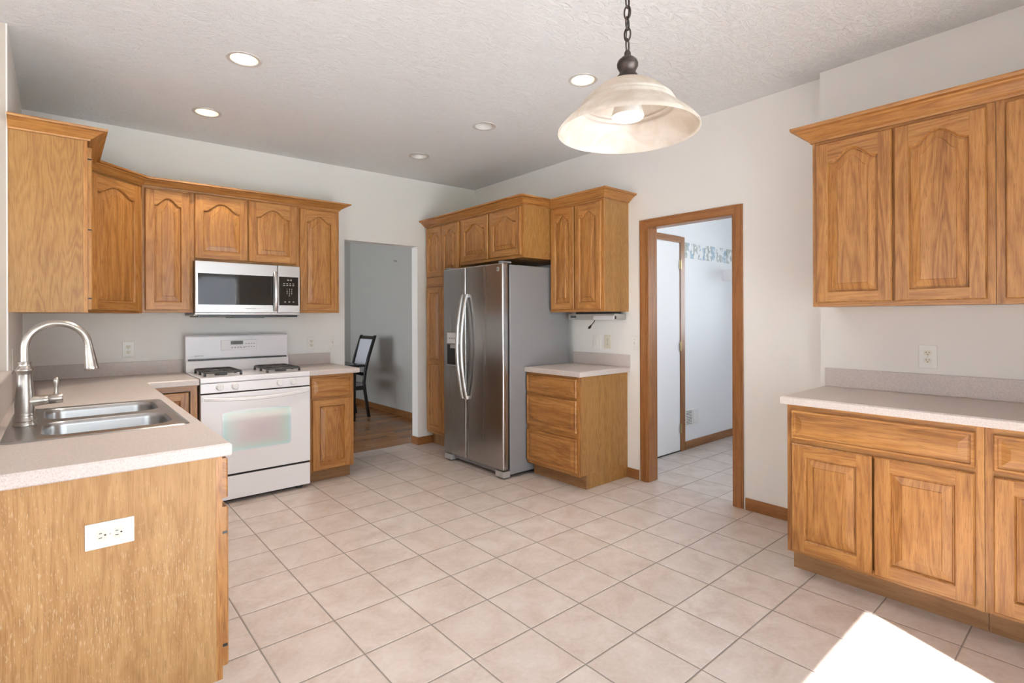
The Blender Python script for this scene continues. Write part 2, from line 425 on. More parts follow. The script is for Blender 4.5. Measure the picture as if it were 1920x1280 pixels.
def raised_front(name, fr, u0, u1, v0, v1, parent, mat=OAK, arch=0.0, st=.055, rb=.055, rtp=.055, t=.019, mid=None, d0=0.001):
    """frame-and-panel door: stiles, rails, moulded inner edge and raised field (arched at the top if arch)"""
    mb = MB(fr); w = u1-u0; h = v1-v0; e = .005
    Pn = lambda x, y, d: fr.p(u0+x, v0+y, d0+d)
    vert = V((0, 0, 1)); hor = fr.a
    ro = lambda: (random.random()*60, random.random()*60)
    mb.strip([Pn(0, 0, 0), Pn(w, 0, 0), Pn(w, h, 0), Pn(0, h, 0)], [Pn(0, 0, t-e), Pn(w, 0, t-e), Pn(w, h, t-e), Pn(0, h, t-e)], vert, ro())
    mb.strip([Pn(0, 0, t-e), Pn(w, 0, t-e), Pn(w, h, t-e), Pn(0, h, t-e)], [Pn(e, e, t), Pn(w-e, e, t), Pn(w-e, h-e, t), Pn(e, h-e, t)], vert, ro())
    mb.face([Pn(0, 0, 0), Pn(0, h, 0), Pn(w, h, 0), Pn(w, 0, 0)], vert, ro())
    mb.face([Pn(e, e, t), Pn(st, e, t), Pn(st, h-e, t), Pn(e, h-e, t)], vert, ro())
    mb.face([Pn(w-st, e, t), Pn(w-e, e, t), Pn(w-e, h-e, t), Pn(w-st, h-e, t)], vert, ro())
    N = 21 if arch else 2
    bump = lambda s: (.5*(1-math.cos(2*math.pi*min(1, max(0, (s-.06)/.88)))))**.74 if arch else 0.0
    fields = [(rb, h-rtp-arch, arch)] if mid is None else [(rb, mid-st*.5, 0.0), (mid+st*.5, h-rtp-arch, arch)]
    mb.face([Pn(st, e, t), Pn(w-st, e, t), Pn(w-st, rb, t), Pn(st, rb, t)], hor, ro())
    if mid is not None: mb.face([Pn(st, mid-st*.5, t), Pn(w-st, mid-st*.5, t), Pn(w-st, mid+st*.5, t), Pn(st, mid+st*.5, t)], hor, ro())
    o_ = ro()
    for i in range(N-1):
        s0, s1 = i/(N-1), (i+1)/(N-1); x0 = st+s0*(w-2*st); x1 = st+s1*(w-2*st); yb = h-rtp-arch
        mb.face([Pn(x0, yb+arch*bump(s0), t), Pn(x1, yb+arch*bump(s1), t), Pn(x1, h-e, t), Pn(x0, h-e, t)], hor, o_)
    for y0, y1, ar in fields:
        def con(d, dep):
            xs = [st+d+(w-2*st-2*d)*i/(N-1) for i in range(N)]
            return [Pn(x, y0+d, dep) for x in xs]+[Pn(xs[i], y1-d+ar*(bump(i/(N-1)) if ar else 0), dep) for i in range(N-1, -1, -1)]
        bw = min(.034, (w-2*st)*.22)
        L = [con(0, t), con(.004, t-.005), con(.007, t-.014), con(.011, t-.014), con(.013, t-.011), con(.011+bw, t-.0045), con(.013+bw, t-.0015)]
        oo = ro()
        mb.strip(L[0], L[1], vert, ro()); mb.strip(L[1], L[2], vert, ro())
        for a, b in zip(L[2:], L[3:]): mb.strip(a, b, vert, oo)
        Q = L[-1]
        for i in range(N-1): mb.face([Q[i], Q[i+1], Q[2*N-2-i], Q[2*N-1-i]], vert, oo)
    return mb.build(name, mat, parent)

def drawer_front(name, fr, u0, u1, v0, v1, parent, mat=OAK, t=.019, d0=.001):
    mb = MB(fr); w = u1-u0; h = v1-v0; off = (random.random()*60, random.random()*60)
    def lp(d, dep): return [fr.p(u0+x, v0+y, d0+dep) for x, y in ((d, d), (w-d, d), (w-d, h-d), (d, h-d))]
    b = min(.036, h*.26)
    L = [lp(0, 0), lp(0, t-.006), lp(.004, t-.001), lp(.012, t-.001), lp(.015, t-.009), lp(.018+b*.15, t-.009), lp(.014+b, t-.001), lp(.016+b, t)]
    for a, c in zip(L, L[1:]): mb.strip(a, c, fr.a, off)
    mb.face(L[-1], fr.a, off); mb.face(L[0][::-1], fr.a, off)
    return mb.build(name, mat, parent)

def face_frame(fr, W, v0, v1, parent, uprights=(), rails=(), stile=.03, top=.035, bot=.028, t=.019):
    mb = MB()
    mb.fbox(fr, 0, stile, v0, v1, -t, 0); mb.fbox(fr, W-stile, W, v0, v1, -t, 0)
    for a, b in uprights: mb.fbox(fr, a, b, v0+bot, v1-top, -t, -.0002)
    mb.fbox(fr, stile, W-stile, v1-top, v1, -t, -.0001, 'h'); mb.fbox(fr, stile, W-stile, v0, v0+bot, -t, -.0001, 'h')
    for a, b in rails: mb.fbox(fr, stile, W-stile, a, b, -t, -.0003, 'h')
    return mb.build('face_frame', OAK, parent)

CROWN = [(0, 0), (.010, 0), (.013, .010), (.024, .018), (.050, .045), (.060, .052), (.064, .058), (.082, .062), (.084, .070), (.084, .078), (0, .078)]
def crown(path, z, h, label, k=1.0, group='crown mouldings on the wall cabinets'):
    """path in plan, the outer side on the right of travel"""
    P = [V((q[0], q[1], q[2] if len(q) > 2 else z)) for q in path]; n = len(P); prof = [(a*k, b/.078*h) for a, b in CROWN]; rings = []
    nor = [V(((P[i+1]-P[i]).y, -(P[i+1]-P[i]).x, 0)).normalized() for i in range(n-1)]
    for i in range(n):
        a = nor[max(0, i-1)]; b = nor[min(n-2, i)]; o = (a+b)/(1+a.dot(b))
        rings.append([P[i]+o*u+V((0, 0, w)) for u, w in prof])
    mb = MB()
    for i in range(n-1):
        off = (random.random()*50, random.random()*50); g = (P[i+1]-P[i]).normalized()
        for q in range(len(prof)):
            r = (q+1) % len(prof); mb.face([rings[i][q], rings[i][r], rings[i+1][r], rings[i+1][q]], g, off)
    mb.face(rings[0]); mb.face(rings[-1][::-1])
    return tag(mb.build('crown_molding', OAK), label, 'crown molding', group, 'thing')

# ------------------------------------------------------------------ room shell
YB, XW, XB, XL, YF = 4.855, 3.615, 3.525, -.187, -.52
def cz(x, y): return 2.755+(x+.19)*.0103-.0078*(y-4.855)
WT = 2.95
struct('floor', bx(-.31, 6.4, -.64, 4.975, -.1, 0), TILE, 'beige ceramic tile floor of the kitchen and laundry', loc=(0, 0, 0))
struct('floor_dining', bx(-2.62, 3.545, 4.975, 8.22, -.1, 0), PLANK, 'brown hardwood floor of the dining room', loc=(0, 0, 0))
struct('floor_living', bx(-5.12, -.31, -.64, 4.965, -.1, 0), PLANK, 'brown hardwood floor beyond the half wall', loc=(0, 0, 0))
cans = [(.785, 3.195, 1), (.785, 4.165, 1), (2.462, 2.184, 1), (2.462, 3.184, 0), (2.455, 4.13, 0), (.785, 2.18, 1)]
CR = .072
def ceiling():
    mb = MB(); q = [(-5.12, -.64), (6.4, -.64), (6.4, 8.22), (-5.12, 8.22)]
    L = [V((x, y, cz(x, y))) for x, y in q]; T = [p+V((0, 0, .3)) for p in L]
    H = [[V((x+CR*math.cos(2*math.pi*k/32), y+CR*math.sin(2*math.pi*k/32), 0)) for k in range(32)] for x, y, _ in cans]
    for h in H:
        for p in h: p.z = cz(p.x, p.y)
    fill(mb, [L]+H); mb.strip(L, T); mb.face(T)
    return struct('ceiling', mb, CEIL, 'white knockdown textured ceiling', loc=(0, 0, 0))
ceiling()
OX0, OX1, OZ = 2.066, 2.862, 2.085
struct('wall_back', MB().box(-2.62, OX0, YB, YB+.115, 0, WT).box(OX1, XW, YB, YB+.115, 0, WT).box(OX0, OX1, YB, YB+.115, OZ, WT), WALL, 'white back wall behind the range with an opening to the dining room', loc=(0, 0, 0))
DY0, DY1, DZ = 1.795, 2.528, 2.080
struct('wall_right', MB().box(XW, XW+.115, DY1, YB+.115, 0, WT).box(XW, XW+.115, 1.0, DY0, 0, WT).box(XW, XW+.115, DY0, DY1, DZ, WT)
       .box(XB, XW, -.64, 1.212, 0, WT).box(XW, XW+.115, -.64, 1.0, 0, WT), WALL, 'white right wall with the laundry doorway and a shallow step', loc=(0, 0, 0))
struct('wall_left', MB().box(XL-.006, XL, 3.525, YB, 0, WT).box(XL-.12, XL-.006, 3.525, YB, 0, WT, mi=1), [WALL, WALLV], 'white stub wall left of the tall wall cabinet', loc=(0, 0, 0))
struct('wall_half', MB().box(XL-.12, XL-.012, 2.0, 3.525, 0, 1.06), WALL, 'low half wall behind the kitchen sink', loc=(0, 0, 0))
fx = [(-5.12, -4.6), (-2.5, -1.6), (-.3, .39), (2.22, 6.4)]
mb = MB()
for a, b in fx: mb.box(a, b, -.64, YF, 0, WT)
mb.box(-1.6, -.3, -.64, YF, 0, .9).box(-1.6, -.3, -.64, YF, 2.1, WT).box(-4.6, -2.5, -.64, YF, 0, .5).box(-4.6, -2.5, -.64, YF, 2.1, WT).box(.39, 2.22, -.64, YF, 2.05, WT)
struct('wall_front', mb, WALL, 'white wall with a glazed patio door facing the kitchen', loc=(0, 0, 0))
struct('wall_living', MB().box(-5.12, -5.0, YF, .6, 0, WT).box(-5.12, -5.0, 3.2, 4.965, 0, WT).box(-5.12, -5.0, .6, 3.2, 0, .5).box(-5.12, -5.0, .6, 3.2, 2.1, WT).box(-5.0, -2.62, 4.855, 4.97, 0, WT), WALL, 'white living room wall with a wide window', loc=(0, 0, 0))
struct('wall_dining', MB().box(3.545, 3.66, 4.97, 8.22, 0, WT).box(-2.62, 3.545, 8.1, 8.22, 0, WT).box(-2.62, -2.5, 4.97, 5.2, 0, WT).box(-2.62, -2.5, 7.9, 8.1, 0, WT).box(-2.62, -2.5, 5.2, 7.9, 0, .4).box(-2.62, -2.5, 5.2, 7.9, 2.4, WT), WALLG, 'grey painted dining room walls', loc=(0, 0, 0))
LY = 2.896
struct('wall_laundry', MB().box(XW+.115, 6.3, LY, LY+.115, 0, WT).box(XW+.115, 6.3, .78, .9, 0, WT).box(6.3, 6.4, .78, 1.15, 0, WT).box(6.3, 6.4, 2.35, 3.01, 0, WT).box(6.3, 6.4, 1.15, 2.35, 0, 1.0).box(6.3, 6.4, 1.15, 2.35, 2.2, WT), WALLL, 'white laundry room walls', loc=(0, 0, 0))

def glazing(name, label, cat, x0, x1, y0, y1, z0, z1, n, along):
    t = thing(name, label, cat, ((x0+x1)/2, (y0+y1)/2, z0), kind='structure'); fmb = MB(); f = .05
    def b(m_, a, c, zz0, zz1, th=1.0):
        if along == 'x': m_.box(a, c, (y0+y1)/2-.03*th, (y0+y1)/2+.03*th, zz0, zz1)
        else: m_.box((x0+x1)/2-.03*th, (x0+x1)/2+.03*th, a, c, zz0, zz1)
    A, B = (x0, x1) if along == 'x' else (y0, y1)
    b(fmb, A, B, z0, z0+f); b(fmb, A, B, z1-f, z1)
    for k in range(n+1):
        c = A+(B-A)*k/n; b(fmb, max(A, c-f*.6), min(B, c+f*.6), z0+f, z1-f)
    fmb.build('frame', WHITE, t)
    for k in range(n):
        g = MB(); b(g, A+(B-A)*k/n+.03, A+(B-A)*(k+1)/n-.03, z0+f, z1-f, .1); g.build('glass_pane', GLASS, t)
glazing('door_1', 'white framed sliding patio door with two glass panels', 'door', .39, 2.22, -.64, YF, 0, 2.05, 2, 'x')
glazing('window_1', 'white framed window beside the patio door', 'window', -4.6, -2.5, -.64, YF, .5, 2.1, 2, 'x')
glazing('added_window_5', 'added unseen window left of the patio door that brightens the peninsula side', 'window', -1.6, -.3, -.64, YF, .9, 2.1, 2, 'x')  # extra window added to let more daylight onto the peninsula and back wall
glazing('window_2', 'wide white framed living room window', 'window', -5.12, -5.0, .6, 3.2, .5, 2.1, 3, 'y')
glazing('window_3', 'white framed dining room window', 'window', -2.62, -2.5, 5.2, 7.9, .4, 2.4, 2, 'y')
glazing('window_4', 'small white framed laundry room window', 'window', 6.3, 6.4, 1.15, 2.35, 1.0, 2.2, 1, 'y')

# door casing and baseboards (oak)
def casing_mb(x_face, y0, y1, z1, w=.062, t=.016):
    mb = MB()
    for a, b in ((y0-w, y0), (y1, y1+w)):
        mb.box(x_face-t*.7, x_face, a, b, 0, z1+w); mid = (a+b)/2
        mb.box(x_face-t, x_face-t*.7, a+.012, b-.012, 0, z1+w-.012, off=(1, 2))
    mb.box(x_face-t*.7, x_face, y0, y1, z1, z1+w, (0, 1, 0)); mb.box(x_face-t, x_face-t*.7, y0-.012, y1+.012, z1+.012, z1+w-.012, (0, 1, 0))
    return mb
mb = casing_mb(XW, DY0+.008, DY1-.008, DZ-.026, .070)
mb.box(XW-.004, XW+.118, DY0-.001, DY0+.018, 0, DZ-.019).box(XW-.004, XW+.118, DY1-.018, DY1+.001, 0, DZ-.019).box(XW-.004, XW+.118, DY0, DY1, DZ-.02, DZ-.001, (0, 1, 0))
struct('trim_1', mb, OAKT, 'oak casing around the laundry doorway', bevel=.002)
def baseb(name, label, *boxes):
    mb = MB()
    for q in boxes:
        g = (1, 0, 0) if q[1]-q[0] > q[3]-q[2] else (0, 1, 0)
        mb.box(*q, 0, .082, g)
    struct(name, mb, OAKT, label, bevel=.004)
baseb('baseboard_right', 'oak baseboard between the laundry doorway and the right base cabinets', (XW-.013, XW, 1.215, DY0-.075))
baseb('baseboard_middle', 'short oak baseboard beside the drawer cabinet', (XW-.013, XW, DY1+.075, 2.722))
baseb('baseboard_back', 'oak baseboard around the pier beside the pantry', (OX1-.013, OX1, YB-.013, YB+.115), (OX1, 3.05, YB-.013, YB))
baseb('baseboard_dining', 'oak baseboard of the dining room', (3.532, 3.545, 4.98, 8.1), (-2.5, 3.53, 8.087, 8.1))
baseb('baseboard_laundry', 'oak baseboard of the laundry room', (4.772, 6.3, LY-.013, LY))

# laundry door, border, shelf, vent
t = thing('door_2', 'white flush laundry door with oak casing and brass hinges', 'door', (4.28, LY, 0), kind='structure')
bx(3.86, 4.684, LY-.008, LY+.03, .012, 2.072).build('door_slab', WHITE, t, bevel=.002)
mb = MB().box(4.688, 4.765, LY-.016, LY, 0, 2.135).box(3.80, 4.688, LY-.016, LY, 2.076, 2.135, (1, 0, 0)).box(3.78, 3.856, LY-.016, LY, 0, 2.076)
mb.build('casing', OAKT, t, bevel=.002)
bx(3.86, 4.684, LY-.006, LY-.001, .0, .012).build('threshold_gap', SHADOWG, t)
for z in (.232, 1.045, 1.858):
    MB().lathe([(.006, -.045), (.006, .045)], (4.686, LY-.018, z), 10).box(4.668, 4.704, LY-.0175, LY-.0165, z-.045, z+.045).build('hinge', BRASS, t)
o = bx(4.772, 6.298, LY-.0015, LY, 1.915, 2.115).build('wallpaper_border', BORDER, loc=(5.53, LY, 2.012)); tag(o, 'blue and green garment print wallpaper border on the laundry wall', 'wallpaper border')
t = thing('wire_shelf', 'white wire shelf end mounted on the laundry wall', 'shelf', (5.9, 2.72, 1.74))
mb = MB()
for k in range(14): mb.tube([(5.57+k*.052, LY-.004, 1.745), (5.57+k*.052, LY-.30, 1.745)], .0022, 6)
mb.tube([(5.55, LY-.012, 1.742), (6.28, LY-.012, 1.742)], .004, 8); mb.tube([(5.55, LY-.30, 1.742), (6.28, LY-.30, 1.742)], .004, 8); mb.tube([(5.55, LY-.30, 1.715), (6.28, LY-.30, 1.715)], .004, 8)
mb.build('wire_deck', WHITE, t)
bx(5.545, 5.551, LY-.31, LY-.001, 1.735, 1.86).build('end_bracket', WHITE, t)
t = thing('vent_register', 'white floor register low on the laundry wall', 'vent', (4.91, LY, .233))
bx(4.785, 5.035, LY-.006, LY, .233, .400).build('plate', PLATEW, t, bevel=.002)
mb = MB()
for k in range(9): mb.box(4.80, 4.90, LY-.008, LY-.006, .25+k*.0155, .257+k*.0155)
mb.build('louver', INK, t)
bx(4.92, 5.02, LY-.012, LY-.006, .25, .385).build('damper_plate', APPW2, t, bevel=.002)
o = MB().tube([(3.545, 6.58, 2.126), (3.51, 6.58, 2.122), (3.50, 6.58, 2.135)], .004, 8).lathe([(.012, 0), (.012, .004)], (3.545, 6.58, 2.126), 12, (-1, 0, 0)).build('wall_hook', NICKEL); tag(o, 'small metal hook high on the grey dining room wall', 'hook')

# ------------------------------------------------------------------ wall cabinets, left run
KG = 'oak wall cabinets with cathedral arched doors'
# tall cabinet on the stub wall, its doors face right
ya, yc = 3.532, 4.20; xf = .115
t = thing('wall_cabinet', 'tall oak wall cabinet nearest the sink faucet, seen from its plain end panel', 'cabinet', (-.03, 3.86, 1.37), KG)
bx(XL, xf-.0195, ya+.0015, yc-.001, 1.37, 2.2645).build('body', OAKP, t)
fr = Frame((xf, ya, 0), (0, 1, 0), (1, 0, 0))
face_frame(fr, yc-ya, 1.37, 2.2645, t)
raised_front('door', fr, .016, .325, 1.385, 2.235, t, arch=.05)
raised_front('door', fr, .335, yc-ya-.02, 1.385, 2.235, t, arch=.05)
for z in (1.44, 1.80, 2.17): bx(xf+.0005, xf+.017, ya+.011, ya+.0155, z, z+.006).build('hinge', BLACK, t)
# diagonal corner cabinet
A = V((xf, yc, 0)); B = V((.445, 4.53, 0)); ad = (B-A); W = ad.length
t = thing('corner_cabinet', 'oak corner wall cabinet with a diagonal arched door', 'cabinet', (.1, 4.6, 1.375), KG)
mb = MB(); pl = [(XL, yc+.001), (xf-.014, yc+.001), (.444, 4.53+.014), (.444, YB-.001), (XL, YB-.001)]
lo = [V((x, y, 1.375)) for x, y in pl]; hi = [V((x, y, 2.262)) for x, y in pl]
mb.strip(lo, hi); mb.face(lo[::-1]); mb.face(hi); mb.build('body', OAKP, t)
fr = Frame(A, ad, (ad.y, -ad.x, 0))
face_frame(fr, W, 1.375, 2.274, t, stile=.04)
raised_front('door', fr, .028, W-.028, 1.392, 2.26, t, arch=.055)
# back run
YU = 4.53
def back_upper(x0, x1, z0, z1, label, doors, arch, ups=()):
    t = thing('wall_cabinet', label, 'cabinet', ((x0+x1)/2, 4.7, z0), KG)
    bx(x0+.0008, x1-.0008, YU+.0192, YB-.001, z0+.001, z1).build('body', OAKP, t)
    fr = Frame((x0, YU, 0), (1, 0, 0), (0, -1, 0))
    face_frame(fr, x1-x0, z0, z1, t, uprights=ups)
    for a, b, c, d in doors: raised_front('door', fr, a-x0, b-x0, c, d, t, arch=arch)
    return t
back_upper(.446, .757, 1.38, 2.2825, 'narrow single door oak wall cabinet left of the microwave', [(.462, .738, 1.398, 2.262)], .055)
back_upper(.757, 1.517, 1.765, 2.2825, 'short double door oak wall cabinet above the microwave', [(.768, 1.132, 1.785, 2.268), (1.140, 1.506, 1.785, 2.268)], .065, ups=[(.36, .40)])
back_upper(1.517, 1.878, 1.382, 2.2825, 'narrow single door oak wall cabinet right of the microwave', [(1.536, 1.858, 1.398, 2.262)], .055)
crown([(XL, ya, 2.262), (xf, ya, 2.264), (xf, yc, 2.270), (.445, YU, 2.2735), (1.878, YU, 2.283), (1.878, YB-.001, 2.283)], 2.282, .057, 'oak crown molding along the cabinets above the sink and range', k=.98)

# ------------------------------------------------------------------ wall cabinets on the right wall near the fridge
XF = 2.965
t = thing('pantry_cabinet', 'tall narrow oak pantry cabinet left of the refrigerator', 'cabinet', (3.28, 4.52, 0))
PY0, PY1 = 4.217, 4.838
MB().box(XF+.0195, XW-.001, PY0+.001, PY1-.001, 0.13, 2.2899).build('body', OAKP, t)
bx(XF+.07, XW-.002, PY0+.002, PY1-.002, 0, .13).build('toe_kick', OAKK, t)
fr = Frame((XF, PY1, 0), (0, -1, 0), (-1, 0, 0)); W = PY1-PY0
face_frame(fr, W, 0.13, 2.2899, t, uprights=[(.29, .325)], rails=[(1.66, 1.755)])
for a, b in ((.022, .302), (.312, W-.012)):
    raised_front('door', fr, a, b, 1.758, 2.275, t, arch=.055, st=.05)
    raised_front('door', fr, a, b, .16, 1.655, t, st=.05, mid=.72)
t = thing('wall_cabinet', 'deep double door oak cabinet above the refrigerator', 'cabinet', (3.28, 3.76, 1.845), KG)
FY0, FY1 = 3.305, 4.215
bx(XF+.0195, XW-.001, FY0+.001, FY1-.001, 1.845, 2.2899).build('body', OAKP, t)
fr = Frame((XF, FY1, 0), (0, -1, 0), (-1, 0, 0)); W = FY1-FY0
face_frame(fr, W, 1.845, 2.2899, t, uprights=[(.44, .48)])
raised_front('door', fr, .035, .452, 1.868, 2.275, t, arch=.06); raised_front('door', fr, .472, W-.018, 1.868, 2.275, t, arch=.06)
XE = 3.29; EY0, EY1 = 2.705, 3.303
t = thing('wall_cabinet', 'double door oak wall cabinet between the refrigerator and the laundry doorway', 'cabinet', (3.45, 3.0, 1.382), KG)
bx(XE+.0195, XW-.001, EY0+.0012, EY1-.001, 1.382, 2.2899).build('body', OAKP, t)
fr = Frame((XE, EY1, 0), (0, -1, 0), (-1, 0, 0)); W = EY1-EY0
face_frame(fr, W, 1.382, 2.2899, t, uprights=[(.275, .315)])
raised_front('door', fr, .022, .288, 1.402, 2.268, t, arch=.055, st=.05); raised_front('door', fr, .302, W-.018, 1.402, 2.268, t, arch=.055, st=.05)
crown([(XF, PY1+.015), (XF, EY1+.002), (XE, EY1+.002), (XE, EY0), (XW-.001, EY0)], 2.290, .065, 'oak crown molding over the refrigerator and pantry cabinets', k=1.0)

# right wall cabinets
XU = 3.205
def right_upper(y1, y0, label, doors):
    t = thing('wall_cabinet', label, 'cabinet', (3.36, (y0+y1)/2, 1.39), KG)
    bx(XU+.0195, XB-.001, y0+.0008, y1-.0012, 1.391, 2.3025).build('body', OAKP, t)
    fr = Frame((XU, y1, 0), (0, -1, 0), (-1, 0, 0)); W = y1-y0
    face_frame(fr, W, 1.39, 2.3025, t, uprights=[(W/2-.02, W/2+.02)], top=.04)
    for a, b in doors: raised_front('door', fr, y1-a, y1-b, 1.413, 2.285, t, arch=.062, st=.060, rb=.055, rtp=.05)
right_upper(1.140, .379, 'double door oak wall cabinet above the right counter, next to the doorway', [(1.118, .766), (.757, .408)])
right_upper(.377, -.385, 'right wall cabinet cut off by the picture edge', [(.344, -.003), (-.012, -.352)])
crown([(XB-.002, 1.140), (XU, 1.140), (XU, -.385)], 2.302, .085, 'oak crown molding over the right wall cabinets', k=1.05)

# ------------------------------------------------------------------ base cabinets, right
BG = 'oak base cabinets'
XBF = 2.905
def right_base(y1, y0, label, drawer, doors):
    t = thing('base_cabinet', label, 'cabinet', (3.2, (y0+y1)/2, 0), BG)
    mb = MB().box(XBF+.0195, XB-.001, y0+.0008, y1-.001, .112, .876); mb.build('body', OAKP, t)
    bx(XBF+.075, XB-.002, y0-.0019, y1-.002, 0, .112, (0, 1, 0)).build('toe_kick', OAKK, t)
    fr = Frame((XBF, y1, 0), (0, -1, 0), (-1, 0, 0)); W = y1-y0
    face_frame(fr, W, .110, .876, t, rails=[(.668, .712)], top=.03, bot=.03)
    drawer_front('drawer', fr, y1-drawer[0], y1-drawer[1], .703, .852, t)
    for a, b in doors: raised_front('door', fr, y1-a, y1-b, .126, .680, t, st=.062, rb=.062, rtp=.062)
right_base(1.160, .381, 'oak base cabinet below the right counter, next to the doorway', (1.136, .410), [(1.134, .777), (.768, .410)])
right_base(.379, -.40, 'right base cabinet cut off by the picture edge', (.352, -.37), [(.352, -.004), (-.014, -.37)])
t = thing('countertop', 'speckled grey laminate countertop on the right base cabinets', 'countertop', (3.2, .35, .878), 'speckled laminate countertops')
slab([(2.880, 1.187), (2.880, -.50), (XB-.001, -.50), (XB-.001, 1.187)], .878, .918).build('worktop', LAM, t)
bx(XB-.020, XB-.001, -.50, 1.182, .9182, 1.027).build('backsplash', LAM, t, bevel=.002)

# drawer base by the refrigerator
GX, GY0, GY1 = 3.018, 2.722, 3.318
t = thing('base_cabinet', 'three drawer oak base cabinet right of the refrigerator', 'cabinet', (3.3, 3.02, 0), BG)
MB().box(GX+.0195, XW-.001, GY0+.0008, GY1-.0008, .112, .876).box(GX+.078, XW-.0015, GY0+.0008, GY0+.018, 0, .112).build('body', OAKP, t)
bx(GX+.076, GX+.09, GY0+.0005, GY1-.002, 0, .112, (0, 1, 0)).build('toe_kick', OAKK, t)
fr = Frame((GX, GY1, 0), (0, -1, 0), (-1, 0, 0)); W = GY1-GY0
face_frame(fr, W, .11, .876, t, rails=[(.69, .72), (.39, .44)], top=.025)
for a, b in ((.714, .858), (.442, .690), (.137, .394)): drawer_front('drawer', fr, .012, W-.022, a, b, t)
t = thing('countertop', 'small speckled laminate countertop beside the refrigerator', 'countertop', (3.3, 3.0, .878), 'speckled laminate countertops')
slab([(2.990, 2.695), (XW-.001, 2.695), (XW-.001, 3.320), (2.990, 3.320)], .878, .918).build('worktop', LAM, t)
bx(XW-.020, XW-.001, 2.690, 3.320, .9182, 1.021).build('backsplash', LAM, t, bevel=.002)

# base right of the range
HX0, HX1, HY = 1.512, 1.882, 4.245
t = thing('base_cabinet', 'narrow oak base cabinet right of the white range', 'cabinet', (1.7, 4.55, 0), BG)
MB().box(HX0+.001, HX1-.0008, HY+.0195, YB-.001, .105, .876).box(HX1-.018, HX1-.0008, HY+.078, YB-.0015, 0, .105).build('body', OAKP, t)
bx(HX0+.002, HX1-.0005, HY+.076, HY+.09, 0, .105, (1, 0, 0)).build('toe_kick', OAKK, t)
fr = Frame((HX0, HY, 0), (1, 0, 0), (0, -1, 0)); W = HX1-HX0
face_frame(fr, W, .103, .876, t, rails=[(.675, .70)], top=.022, stile=.028)
drawer_front('drawer', fr, .012, W-.028, .694, .857, t); raised_front('door', fr, .022, W-.028, .112, .678, t)
t = thing('countertop', 'short speckled laminate countertop right of the range', 'countertop', (1.7, 4.53, .878), 'speckled laminate countertops')
slab([(1.508, 4.215), (1.925, 4.215), (1.925, YB-.001), (1.508, YB-.001)], .878, .918).build('worktop', LAM, t)
bx(1.512, 1.919, YB-.020, YB-.001, .9182, 1.016).build('backsplash', LAM, t, bevel=.002)

# peninsula and corner, left
t = thing('sink_base_cabinet', 'oak peninsula cabinet under the sink with a worn end panel', 'cabinet', (.12, 2.7, 0), BG)
PX, PY = .418, 1.995
bx(XL, PX-.0195, PY, PY+.018, .115, .872).build('end_panel', OAKW, t)
MB().box(XL, XL+.015, PY+.018, 3.46, .115, .872).box(XL+.015, PX-.02, PY+.018, 3.46, .115, .135).box(XL+.015, PX-.02, 3.44, 3.46, .135, .872).build('body', OAKP, t)
bx(XL+.02, PX-.075, PY+.06, 3.46, 0, .115, (0, 1, 0)).build('toe_kick', OAKK, t)
fr = Frame((PX, PY, 0), (0, 1, 0), (1, 0, 0)); W = 3.46-PY
face_frame(fr, W, .115, .872, t, uprights=[(.44, .49), (.94, .98)], rails=[(.675, .70)])
for a, b in ((.015, .455), (.475, .95), (.97, W-.02)):
    drawer_front('drawer', fr, a, b, .722, .858, t, t=.021); raised_front('door', fr, a, b, .150, .692, t, t=.021)
for z in (.215, .60): bx(PX+.002, PX+.018, PY+.0135, PY+.0148, z, z+.009).build('hinge', BLACK, t)
t = thing('corner_base_cabinet', 'oak corner base cabinet between the sink and the range', 'cabinet', (.3, 4.2, 0), BG)
CY_ = 4.235
MB().box(XL, PX-.0195, 3.462, YB-.001, .115, .872).box(PX-.0195, .732, CY_+.0195, YB-.001, .115, .872).build('body', OAKP, t)
MB().box(XL, PX-.075, 3.462, YB-.002, 0, .115).box(PX-.075, .731, CY_+.075, YB-.002, 0, .115, (1, 0, 0)).build('toe_kick', OAKK, t)
mb = MB(); fr = Frame((PX, CY_, 0), (1, 0, 0), (0, -1, 0)); W = .733-PX
mb.fbox(fr, 0, .03, .115, .872, -.019, 0); mb.fbox(fr, W-.042, W, .115, .872, -.019, 0); mb.fbox(fr, .03, W-.042, .832, .872, -.019, 0, 'h'); mb.fbox(fr, .03, W-.042, .115, .145, -.019, 0, 'h')
fr2 = Frame((PX, 3.462, 0), (0, 1, 0), (1, 0, 0)); W2 = CY_-3.462
mb.fbox(fr2, 0, .03, .115, .872, -.019, 0); mb.fbox(fr2, .03, W2, .832, .872, -.019, 0, 'h'); mb.fbox(fr2, .03, W2, .115, .145, -.019, 0, 'h')
mb.build('face_frame', OAK, t)
bx(PX+.03, .733-.042, CY_+.006, CY_+.008, .145, .832).build('dark_gap', SHADOWG, t)
raised_front('door', fr, .035, W-.052, .15, .826, t, st=.05, d0=-.005)
raised_front('door', fr2, .035, W2-.03, .15, .826, t, st=.05, d0=-.005)

